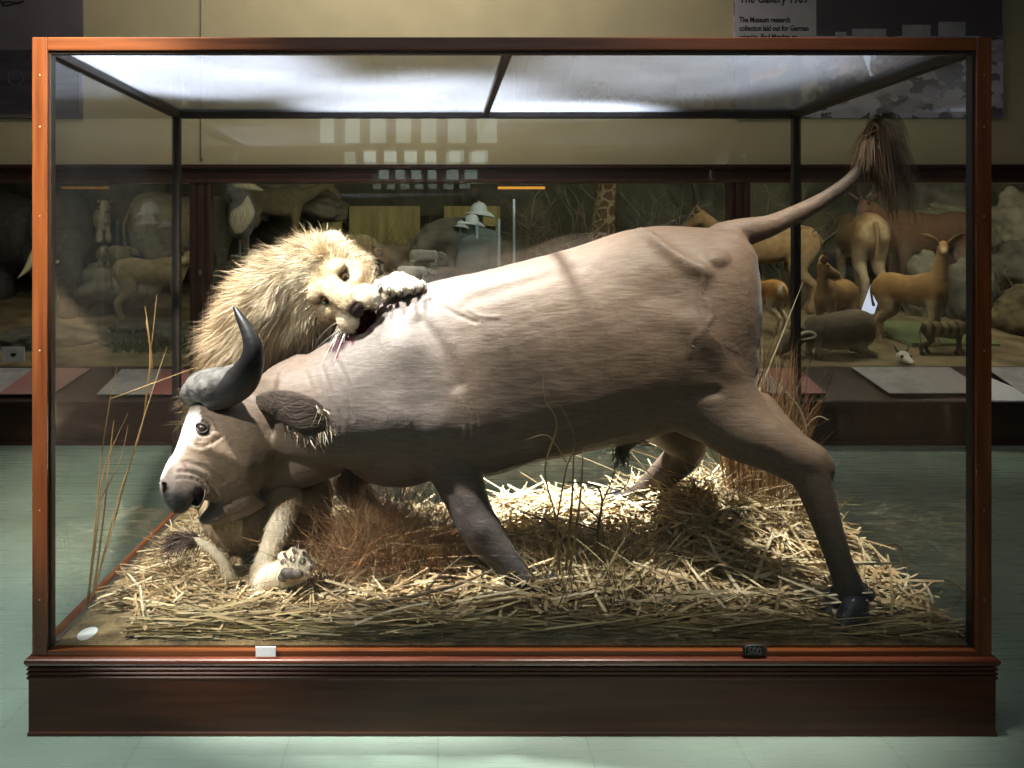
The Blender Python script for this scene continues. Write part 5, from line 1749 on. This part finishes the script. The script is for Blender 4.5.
for x, y in ((380, 288), (389.3, 291), (401.8, 291), (413.8, 289), (422.5, 287.5)):
    b = bmesh.new(); limb(b, [(P(x, y - 2.0, 2.960), .0085), (P(x, y + .5, 2.940), .0095), (P(x + .4, y + 3.2, 2.935), .0065), (P(x + .8, y + 6.0, 2.945), .0016)], n=12); obj('claw', b, M_claw, lion)
# nose, eyes, mouth, ears
b = bmesh.new()
loft(b, [(H(0, .160, -.046), uV * .008, lV * .026, 2.6), (H(0, .178, -.058), uV * .013, lV * .027, 2.4), (H(0, .186, -.070), uV * .013, lV * .020, 2.2), (H(0, .186, -.084), uV * .006, lV * .008, 2.0)], n=20, sub=4)
obj('nose', b, mat('dark brown nose leather', (.028, .014, .012), var=.25, rough=.45, scale=60, bump=.3), lion)
M_leye = mat('amber glass eye', (.075, .036, .010), var=.3, rough=.05, spec=.8, coat=1.0)
for s in (-1, 1):
    b = bmesh.new(); blob(b, H(s * .054, .046, -.004), .0170, seg=20, rings=14); ey = obj('eye', b, M_leye, lion)
    b = bmesh.new(); blob(b, H(s * .0545, .0595, -.0055), (.0085, .0050, .0095), RH, seg=16, rings=10); obj('pupil', b, M_eye, ey)
b = bmesh.new(); blob(b, P(357, 325, 2.945), (.062, .05, .034), Matrix.Rotation(.55, 3, 'Y')); blob(b, P(367, 316, 2.93), (.032, .04, .035))
mo = fuse(b, .006, 8)
c_ = get_co(mo); set_co(mo, c_ + get_no(mo) * (nz(c_, 40.0, 2.0) * .004)[:, None])
obj('open_mouth', mo, mat('dark blood-red mouth', (.004, .0004, .001), c2=(.018, .0012, .004), rough=1.0, scale=30, spec=.0), lion)  # blood red, blackened so the solid reads as a shaded hollow
for s in (-1, 1):
    b = bmesh.new()
    c_ = H(s * .125, -.150, .035) if s < 0 else H(.100, -.185, .0)
    n_ear = (RH @ V((s * .35, .75, .45))).normalized(); s_ear = (RH @ V((s * .95, -.25, .25))).normalized(); t_ear = n_ear.cross(s_ear).normalized(); s_ear = t_ear.cross(n_ear).normalized()
    loft(b, [(c_ - s_ear * .02, t_ear * .046, n_ear * .026), (c_ + s_ear * .015, t_ear * .052, n_ear * .020), (c_ + s_ear * .045, t_ear * .040, n_ear * .013), (c_ + s_ear * .062, t_ear * .014, n_ear * .006)], n=18, sub=4)
    em = bpy.data.meshes.new('ear'); b.to_mesh(em); b.free()
    cc = get_co(em); rim = np.clip(np.linalg.norm(cc - np.array(c_ + n_ear * .02 + s_ear * .02), axis=1) / .05, 0, 1)[:, None]
    a_ = em.attributes.new('Col', 'FLOAT_COLOR', 'POINT')
    a_.data.foreach_set('color', np.concatenate([np.array([[.30, .21, .12]]) * (1 - rim) + np.array([[.60, .48, .31]]) * rim, np.ones((len(cc), 1))], 1).astype(np.float32).ravel())
    obj('ear', em, M_lion, lion)

# ---------------------------------------------------------------- mane and coat hair
rng = np.random.default_rng(77)
M_mane = mat('lion hair', (1, 1, 1), var=0, c2=(.98, .98, .98), attr=True, rough=.55, spec=.3)
lco, lno = get_co(lmesh), get_no(lmesh)
q = lloc(lco)
pxl, pyl, dl = project(lco)
rad = np.hypot(q[:, 0], q[:, 2] + .03)
mw = ss(.02, -.05, q[:, 1] - .35 * (rad - .12)) * ss(440, 370, pyl) * ss(385, 360, pxl) * (dl < 3.75)
mw *= (1 - (pxl > 330) * (dl > 3.3))
mw *= (lno[:, 1] < .75)
near_face = ss(-.22, -.06, q[:, 1])
pts, nn, vi = scatter(lmesh, 46000, rng, mw * (1 + 2.0 * near_face))
ql = lloc(pts)
fw = np.array(fV); ax = ql.copy(); ax[:, 1] = 0
radial = norm(ax @ np.array(RH).T)
back = ss(-.05, -.30, ql[:, 1])[:, None]
dirs = nn * .55 + radial * .45 - fw * (.55 + .25 * back) + np.array([-.02, 0, -.30]) + rng.normal(0, .24, pts.shape)
clump = np.stack([nz(pts, 14.0, s) for s in (1.0, 5.0, 9.0)], 1)
dirs = norm(dirs + clump * .7)
cu = np.tile(np.array([[-.02, -.06, -.36]]), (len(pts), 1)) + rng.normal(0, .12, pts.shape) + clump * .25
px_p, py_p, d_p = project(pts)
lens = rng.uniform(.45, 1.1, len(pts)) * (.032 + .085 * ss(.02, -.20, ql[:, 1]) + .035 * ss(310, 350, py_p))
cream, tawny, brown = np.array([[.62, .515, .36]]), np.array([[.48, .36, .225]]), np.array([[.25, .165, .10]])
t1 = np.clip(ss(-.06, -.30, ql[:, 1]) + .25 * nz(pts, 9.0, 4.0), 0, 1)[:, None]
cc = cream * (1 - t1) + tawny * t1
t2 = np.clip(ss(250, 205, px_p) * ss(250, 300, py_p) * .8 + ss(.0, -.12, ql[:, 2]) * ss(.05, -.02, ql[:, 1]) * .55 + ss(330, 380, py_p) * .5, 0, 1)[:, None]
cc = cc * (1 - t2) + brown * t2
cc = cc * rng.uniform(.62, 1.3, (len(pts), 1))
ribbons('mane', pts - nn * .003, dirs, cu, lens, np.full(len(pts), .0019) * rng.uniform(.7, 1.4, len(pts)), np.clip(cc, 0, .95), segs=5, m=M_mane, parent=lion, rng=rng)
# short coat on face, paws, haunch
sw = (1 - np.clip(mw, 0, 1)) * (dl < 3.35) * (lno[:, 1] < .4)
sw = sw * np.where(facem > .3, 2.2, 1.0)
colr = ls.col[:, :3]
sw = sw * (colr.mean(1) > .13)
pts, nn, vi = scatter(lmesh, 24000, rng, sw)
ql = lloc(pts)
isf = (ss(-.12, -.02, ql[:, 1]) * (project(pts)[1] < 350))[:, None]
fl_ = isf * (-fw + radial[:1] * 0) + (1 - isf) * np.array([[.0, 0, -1.0]])
fl_ = norm(fl_ - nn * (fl_ * nn).sum(1, keepdims=True) + rng.normal(0, .2, pts.shape))
dirs = norm(fl_ + nn * .30)
lens = rng.uniform(.010, .022, len(pts)) * (1 + .6 * (1 - isf[:, 0]))
side = norm(np.cross(dirs, nn) + rng.normal(0, .3, pts.shape))
ribbons('coat_hair', pts - nn * .001, dirs, -nn * .12, lens, np.full(len(pts), .0015), np.clip(colr[vi] * rng.uniform(.8, 1.3, (len(pts), 1)), 0, .95), segs=2, m=M_mane, parent=lion, side=side)
# whiskers
n_ = 32
rg = np.random.default_rng(3)
sg = np.where(np.arange(n_) % 2 == 0, -1, 1)
roots = np.array([list(H(s * (.075 + .015 * rg.random()), .150 - .045 * rg.random(), -.062 - .05 * rg.random())) for s in sg])
dr = np.array([list(RH @ V((s * 1.0, rg.normal(.45 if s < 0 else -.05, .30), rg.normal(-.10 if s < 0 else .35, .40)))) for s in sg])
ribbons('whiskers', roots, norm(dr), np.stack([np.zeros(n_), np.zeros(n_), -rg.uniform(.1, .3, n_)], 1), rg.uniform(.07, .15, n_), np.full(n_, .0021), np.tile(np.array([[.85, .8, .68]]), (n_, 1)), segs=5, m=M_mane, parent=lion, rng=rg)
# dark tail tuft
n_ = 500
p0 = np.array([list(P(198, 541, 2.84)), list(P(186, 538, 2.865)), list(P(176, 541, 2.88))])
u = rg.random(n_) * 2; i0 = np.clip(u.astype(int), 0, 1); f_ = (u - i0)[:, None]
roots = p0[i0] * (1 - f_) + p0[i0 + 1] * f_ + rg.normal(0, .010, (n_, 3))
dr = norm(np.stack([rg.normal(-.8, .35, n_), rg.normal(-.05, .4, n_), rg.normal(-.10, .45, n_)], 1))
ribbons('tail_tuft', roots, dr, rg.normal(0, .15, (n_, 3)) + np.array([0, 0, -.25]), rg.uniform(.04, .085, n_), np.full(n_, .003), np.array([[.085, .05, .038]]) * rg.uniform(.5, 1.6, (n_, 1)), segs=4, m=M_mane, parent=lion, rng=rg)
# ================================================================ straw in the case
def bed_z(x, y):
    b = ZFL + .004
    e = min(1, max(0, (x - (X0 + .09 + .08 * (y - Y0) + .13 * math.exp(-((y - 2.58) / .13) ** 2))) / .14)) * min(1, max(0, (X1 - .035 - x) / .06)) * min(1, max(0, (Y1 - .05 - y) / .12)) * min(1, max(0, (y - Y0 - .028) / .02))
    h = .024 + .055 * float(ss(2.9, 3.45, np.array(y))) * float(ss(.1, .6, np.array(x)))
    h += .11 * math.exp(-((x - 1.16) / .30) ** 2 - ((y - 3.32) / .28) ** 2)
    h += .022 * math.exp(-((x - .52) / .35) ** 2 - ((y - 2.82) / .18) ** 2)
    h += .03 * math.exp(-((x + .18) / .28) ** 2 - ((y - 3.05) / .22) ** 2)
    h += .012 * mnoise.noise(V((x * 4, y * 4, 0))) + .006 * mnoise.noise(V((x * 14, y * 14, 3)))
    return b + e * max(h, .002)


gx, gy = np.linspace(X0 + .06, X1 - .035, 220), np.linspace(Y0 + .026, Y1 - .05, 100)
sv = np.array([[x, y, bed_z(x, y)] for y in gy for x in gx])
nx = len(gx)
sq = np.array([[j * nx + i, j * nx + i + 1, (j + 1) * nx + i + 1, (j + 1) * nx + i] for j in range(len(gy) - 1) for i in range(nx - 1)])
straw = thing('straw_bed', 'thick bed of dry yellow straw covering the show case floor', 'straw', loc=(0, 0, 0))
straw['kind'] = 'stuff'
M_chaff = mat('straw chaff', (.075, .05, .025), c2=(.30, .21, .10), rough=.95, scale=16, bump=1.0, bscale=60, detail=8, contrast=(.3, .65))
o = obj('chaff', mesh_np('chaff', sv, sq), M_chaff, straw)
M_straw = mat('dry straw', (.85, .85, .85), c2=(1, 1, 1), attr=True, rough=.55, spec=.35, scale=30)
rng = np.random.default_rng(42)
SC = np.array([(.62, .47, .26), (.70, .56, .33), (.52, .36, .18), (.36, .23, .11), (.76, .65, .43), (.46, .31, .16), (.24, .145, .08)])


def lay(name, n, xr, yr, ln, wd, up, zspread, cols, orient=None, ostd=1.0, curl=.12, segs=4, bright=1.0):
    x, y = rng.uniform(xr[0], xr[1], n), rng.uniform(yr[0], yr[1], n)
    dens = np.array([1.0 if bed_z(a, b) > ZFL + .012 else .12 for a, b in zip(x, y)])
    k = rng.random(n) < dens
    x, y = x[k], y[k]; n = len(x)
    th = rng.uniform(0, 2 * math.pi, n) if orient is None else rng.normal(orient, ostd, n) + math.pi * (rng.random(n) < .5)
    L_ = rng.uniform(ln[0], ln[1], n)
    dirs = norm(np.stack([np.cos(th), np.sin(th), rng.normal(up, .10, n)], 1))
    z = np.array([bed_z(a, b) for a, b in zip(x, y)]) + rng.uniform(.001, zspread, n)
    roots = np.stack([x, y, z], 1) - dirs * L_[:, None] * .5 * np.array([1, 1, .3])
    cu = rng.normal(0, curl, (n, 3)); cu[:, 2] = rng.normal(-.03, curl * .4, n)
    tip = roots + dirs * L_[:, None] + cu * L_[:, None]
    ok = (roots[:, 0] > X0 + .05) & (tip[:, 0] > X0 + .05) & (roots[:, 0] < X1 - .03) & (tip[:, 0] < X1 - .03) & (np.minimum(roots[:, 1], tip[:, 1]) > Y0 + .03) & (np.maximum(roots[:, 1], tip[:, 1]) < Y1 - .03)
    for q_ in (roots, tip, (roots + tip) / 2):      # the bare corner with the paper disc
        ok &= ~((q_[:, 0] < X0 + .25) & (q_[:, 1] < 2.72))
    sd = np.cross(dirs, np.array([0, 0, 1.0])) + np.stack([np.zeros(n), np.zeros(n), rng.normal(0, .6, n)], 1)
    c_ = cols[rng.integers(0, len(cols), n)] * rng.uniform(.65, 1.2, (n, 1)) * bright
    return ribbons(name, roots[ok], dirs[ok], cu[ok], L_[ok], (rng.uniform(wd[0], wd[1], n))[ok], np.clip(c_[ok], 0, .9), segs=segs, taper=.5, keep=.5, m=M_straw, parent=straw, side=norm(sd)[ok], kind='stuff')


lay('fine_straw', 15000, (X0 + .06, X1 - .03), (Y0 + .04, Y1 - .06), (.04, .16), (.0022, .0048), .02, .022, SC)
lay('coarse_straw', 4200, (X0 + .12, X1 - .03), (Y0 + .08, Y1 - .08), (.12, .34), (.004, .0085), .07, .045, SC[[0, 1, 4, 0, 5]])
lay('heaped_straw', 2600, (.1, X1 - .04), (Y0 + .10, 3.6), (.14, .36), (.0045, .010), .16, .085, SC[[0, 1, 4, 2]])
lay('combed_straw', 3600, (X0 + .12, X1 - .03), (Y0 + .035, Y0 + .19), (.16, .45), (.003, .0065), .0, .03, SC[[0, 2, 3, 5]] * np.array([.82, .88, .80]), orient=0.0, ostd=.12, curl=.06, segs=5)  # front strip: straw colours dimmed and greened for the shade there
lay('edge_straw', 2600, (X0 + .24, X1 - .03), (Y0 + .036, Y0 + .085), (.14, .40), (.003, .0065), .0, .028, SC[[0, 2, 3, 5]] * np.array([.80, .88, .80]), orient=0.0, ostd=.05, curl=.03, segs=5)  # shade of the front strip tinted into these blades as well
lay('scattered_straw', 2600, (X0 + .1, .1), (Y0 + .06, 3.3), (.08, .26), (.003, .007), .08, .04, SC[[0, 2, 3, 5, 1]])

# ---------------------------------------------------------------- clumps, stems, twigs standing in the straw
RED = [(.34, .17, .08), (.42, .24, .115), (.26, .12, .06), (.52, .35, .18)]
PALE = [(.52, .40, .22), (.44, .32, .16), (.60, .49, .29)]
tuft('grass_clump', 'fine reddish brown dry grass clump beside the buffalo fore leg', 'dry grass', (338, 452), 3.05, 3400, .46, .34, RED, .0024, 51, ground=bed_z, curl=.45, m=M_straw)
tuft('grass_clump', 'thin reddish dry grass sprouting between the lion paw and the fine clump', 'dry grass', (296, 362), 3.0, 700, .40, .45, RED, .0022, 52, ground=bed_z, curl=.4, m=M_straw)
tuft('grass_clump', 'tall thick reddish dry grass clump standing behind the buffalo hock', 'dry grass', (728, 802), 3.42, 700, .86, .12, RED + [(.30, .18, .08)], .0048, 53, ground=bed_z, curl=.16, m=M_straw)
tuft('grass_clump', 'pale bent straw clump heaped behind the buffalo hind hoof', 'dry grass', (680, 806), 3.28, 620, .42, .7, PALE, .0065, 54, ground=bed_z, curl=.5, m=M_straw)
tuft('grass_clump', 'spiky pale broad-bladed straw clump in front of the buffalo belly', 'dry grass', (520, 665), 2.80, 950, .32, .7, PALE + [(.30, .21, .10)], .006, 55, ground=bed_z, curl=.35, m=M_straw)
tuft('grass_clump', 'dry straw clump under the lion tail tuft and the buffalo muzzle', 'dry grass', (150, 222), 2.98, 420, .20, .8, RED[:2] + PALE[:2], .0035, 56, ground=bed_z, curl=.4, m=M_straw)


def stem(b, pts, w):
    """flat tapering blade through world points"""
    pp = catr_path(pts, 5)
    n = len(pp)
    limb(b, [(p, max(w * (1 - .75 * (i / (n - 1)) ** 2), .0006), max(w * .35 * (1 - .75 * (i / (n - 1)) ** 2), .0004)) for i, p in enumerate(pp)], n=8, sub=1)


M_stem = mat('golden dry stem', (.20, .115, .04), c2=(.36, .23, .095), rough=.5, scale=8)
tg = thing('dry_grass', 'tall golden dry grass stems standing in the bare corner beside the buffalo nose', 'dry grass', loc=P(88, 604, 2.78))
to = tg.location
for pts, w in ((((86, 612, 2.78), (94, 540, 2.76), (101, 460, 2.74), (110, 400, 2.72), (117, 366, 2.72)), .0048),
               (((90, 606, 2.79), (112, 530, 2.78), (131, 460, 2.77), (151, 395, 2.76), (167, 347, 2.76)), .0042),
               (((88, 603, 2.80), (97, 530, 2.80), (104, 470, 2.80), (128, 413, 2.80)), .005),
               (((93, 598, 2.82), (103, 520, 2.82), (109, 462, 2.82), (114, 420, 2.82)), .0065),
               (((92, 600, 2.83), (118, 500, 2.83), (138, 440, 2.84), (145, 407, 2.84), (151, 350, 2.85), (157, 294, 2.86)), .0042),
               (((145, 407, 2.84), (150, 365, 2.84), (149, 335, 2.85), (145, 307, 2.85)), .0060),
               (((152, 368, 2.84), (150, 345, 2.83), (146, 320, 2.83)), .0072),
               (((110, 399, 2.72), (140, 388, 2.72), (170, 377, 2.73), (197, 367, 2.74)), .0030),
               (((100, 500, 2.76), (112, 478, 2.70), (122, 455, 2.68), (128, 425, 2.68)), .0036)):
    b = bmesh.new()
    stem(b, [P(*p) - to for p in pts], w * .62)
    obj('stem', b, M_stem, tg)

M_twig = mat('grey brown twig', (.10, .065, .04), c2=(.20, .14, .09), rough=.8, scale=30, bump=.4)


def twig(label, pts, r, branches=(), name='twig'):
    b = bmesh.new()
    limb(b, [(P(x, y, d), r * (1 - .6 * i / max(1, len(pts) - 1))) for i, (x, y, d) in enumerate(pts)], n=10, sub=5)
    for q_ in branches:
        limb(b, [(P(x, y, d), r * .6 * (1 - .7 * i / max(1, len(q_) - 1))) for i, (x, y, d) in enumerate(q_)], n=8, sub=4)
    return tag(obj(name, b, M_twig), label, 'twig')


twig('long thin bare twig lying across the straw in front of the fine grass clump', [(352, 606, 2.65), (395, 600, 2.66), (430, 592, 2.67), (462, 583, 2.69), (492, 570, 2.73)], .0080, [[(425, 593, 2.67), (440, 575, 2.70), (462, 556, 2.74)]])
twig('straight brown stick lying flat in front of the far hind hoof', [(600, 531, 3.26), (645, 531, 3.22), (690, 528, 3.22), (722, 524, 3.24)], .011, name='stick')
twig('dark wiry forked twig bush standing in the straw under the belly', [(600, 560, 2.95), (598, 530, 2.95), (602, 500, 2.94), (594, 485, 2.93), (568, 482, 2.92)], .0055,
     [[(601, 505, 2.94), (612, 480, 2.93), (618, 455, 2.93)], [(600, 520, 2.95), (580, 500, 2.94), (572, 486, 2.93)], [(598, 530, 2.95), (560, 520, 2.93), (512, 518, 2.92)], [(604, 495, 2.94), (624, 488, 2.95), (632, 470, 2.95)]], name='twig_bush')
twig('dark leaning twig rising from the straw beside the near fore hoof', [(566, 560, 2.86), (560, 535, 2.86), (545, 520, 2.86), (520, 512, 2.86)], .005, [[(558, 532, 2.86), (550, 545, 2.84), (538, 548, 2.83)]])
b = bmesh.new()
for pts, w in ((((560, 575, 2.68), (556, 520, 2.66), (545, 470, 2.62), (557, 425, 2.62), (545, 400, 2.62), (543, 378, 2.62)), .0030), (((566, 570, 2.68), (572, 500, 2.66), (574, 448, 2.66)), .0046), (((570, 570, 2.69), (580, 500, 2.68), (583, 450, 2.68)), .0046),
               (((557, 520, 2.66), (566, 470, 2.63), (575, 440, 2.62), (560, 405, 2.61)), .0028), (((566, 462, 2.63), (548, 436, 2.62), (526, 440, 2.62)), .002)):
    stem(b, [P(*p) for p in pts], w)
tag(obj('dry_grass', b, M_stem), 'thin upright dry grass stems crossing the buffalo belly', 'dry grass')
b = bmesh.new()
for pts, w in ((((735, 470, 3.3), (757, 400, 3.35), (780, 340, 3.38), (803, 282, 3.4)), .0045), (((790, 480, 3.3), (806, 440, 3.25), (800, 410, 3.22), (786, 392, 3.2)), .006), (((776, 470, 3.3), (812, 420, 3.25), (828, 420, 3.22)), .003)):
    stem(b, [P(*p) for p in pts], w)
tag(obj('dry_grass', b, mat('pale bent stem', (.40, .31, .18), c2=(.55, .45, .29), rough=.5)), 'long pale bent stems leaning across the back corner post', 'dry grass')
b = bmesh.new()
for pts, w in ((((855, 560, 3.0), (868, 551, 3.0), (898, 545, 3.02), (905, 573, 3.0), (908, 590, 2.98)), .004), (((905, 605, 2.78), (925, 588, 2.78), (948, 580, 2.78), (966, 597, 2.76), (968, 625, 2.70), (958, 640, 2.66)), .003), (((940, 612, 2.70), (955, 605, 2.70), (966, 588, 2.72), (968, 572, 2.74)), .0025)):
    stem(b, [P(*p) for p in pts], w)
tag(obj('dry_grass', b, M_stem), 'bent straw stems curling up at the case corner behind the near hind hoof', 'dry grass')
# ================================================================ light
def spot(name, loc, target, power, angle, blend=.25, radius=.05, col=(1, .95, .88)):
    l = bpy.data.lights.new(name, 'SPOT')
    l.energy = power; l.spot_size = math.radians(angle); l.spot_blend = blend; l.shadow_soft_size = radius; l.color = col
    o = bpy.data.objects.new(name, l); COL.objects.link(o)
    o.location = loc
    o.rotation_euler = (V(target) - V(loc)).to_track_quat('-Z', 'Y').to_euler()
    return o


def area(name, loc, target, power, sx, sy, col=(1, 1, 1)):
    l = bpy.data.lights.new(name, 'AREA')
    l.energy = power; l.shape = 'RECTANGLE'; l.size, l.size_y = sx, sy; l.color = col
    o = bpy.data.objects.new(name, l); COL.objects.link(o)
    o.location = loc
    o.rotation_euler = (V(target) - V(loc)).to_track_quat('-Z', 'Y').to_euler()
    return o


spot('spot_key', (-1.6, 2.34, 4.2), (-.48, 3.30, .7), 3100, 31, .6, .08, (1, .96, .91))
spot('spot_over', (-.5, 3.95, 4.3), (.14, 3.45, 1.1), 3000, 36, .8, .08, (1, .96, .90))
spot('spot_case', (1.1, 2.38, 4.3), (.80, 3.26, .3), 1000, 37, .7, .15, (1, .95, .87))
spot('spot_back', (.75, 4.75, 4.3), (.62, 3.50, .3), 5200, 27, .6, .06, (1, .97, .92))
spot('spot_post', (-.75, .3, 3.7), (-1.28, 2.5, 1.95), 1700, 24, 1.0, .06, (1, .90, .74))
spot('spot_front', (-2.6, .4, 3.4), (-.74, 2.82, .46), 1100, 15, .7, .05, (1, .96, .90))
spot('spot_face', (-1.9, .5, 3.2), (-.45, 2.97, 1.32), 380, 9, .8, .04, (1, .97, .92))
spot('spot_floor', (-2.4, 2.2, 4.3), (-2.1, 2.25, 0), 620, 55, .8, .1, (.95, 1, .97))
# lamps over the dioramas, washing the painted scenes
for k, (x, p) in enumerate(((-3.6, 7), (-1.0, 10), (1.1, 11), (3.6, 22), (5.4, 11))):
    area('diorama_lamp', (x, YG + .55, 2.5), (x, YG + 1.6, .5), p, 1.6, .2, (1, .93, .74))
# wall wash and general hall light
area('wall_wash', (-.3, 4.9, 4.4), (-.3, YG, 3.2), 50, 2.5, .4, (1, .95, .85))
area('hall_light', (.5, -1.5, 4.4), (.5, 1.0, 0), 62, 5, 3, (.92, .97, 1))

# ---------------------------------------------------------------- repeats of one kind share a group
GROUPS = {'information_panel': 'information panels on the sloping ledge', 'ochre_reflection': 'ochre reflections at the back of the middle bay', 'display_rod': 'pale blue upright rods', 'rock': 'rocks in the dioramas',
          'hyrax': 'small brown mammals on the rock ledge', 'baboon': 'baboons in the middle bay', 'mongoose': 'mongooses on the boulder', 'reflected_helmet': 'reflected pith helmets on stands', 'reflected_stand': 'reflected cloth-draped helmet stands',
          'impala': 'tan antelopes in the last bay', 'grass_clump': 'dry grass clumps in the straw', 'dry_grass': 'loose dry grass stems in the show case', 'dry_bush': 'bare bushes in the dioramas', 'reed_clump': 'dry reeds in the dioramas', 'wall_poster': 'photo posters on the plaster wall', 'twig': 'bare twigs in the straw'}
for o in list(COL.objects):
    if o.parent is None and o.get('label'):
        g = GROUPS.get(o.name.split('.')[0])
        if g: o['group'] = g
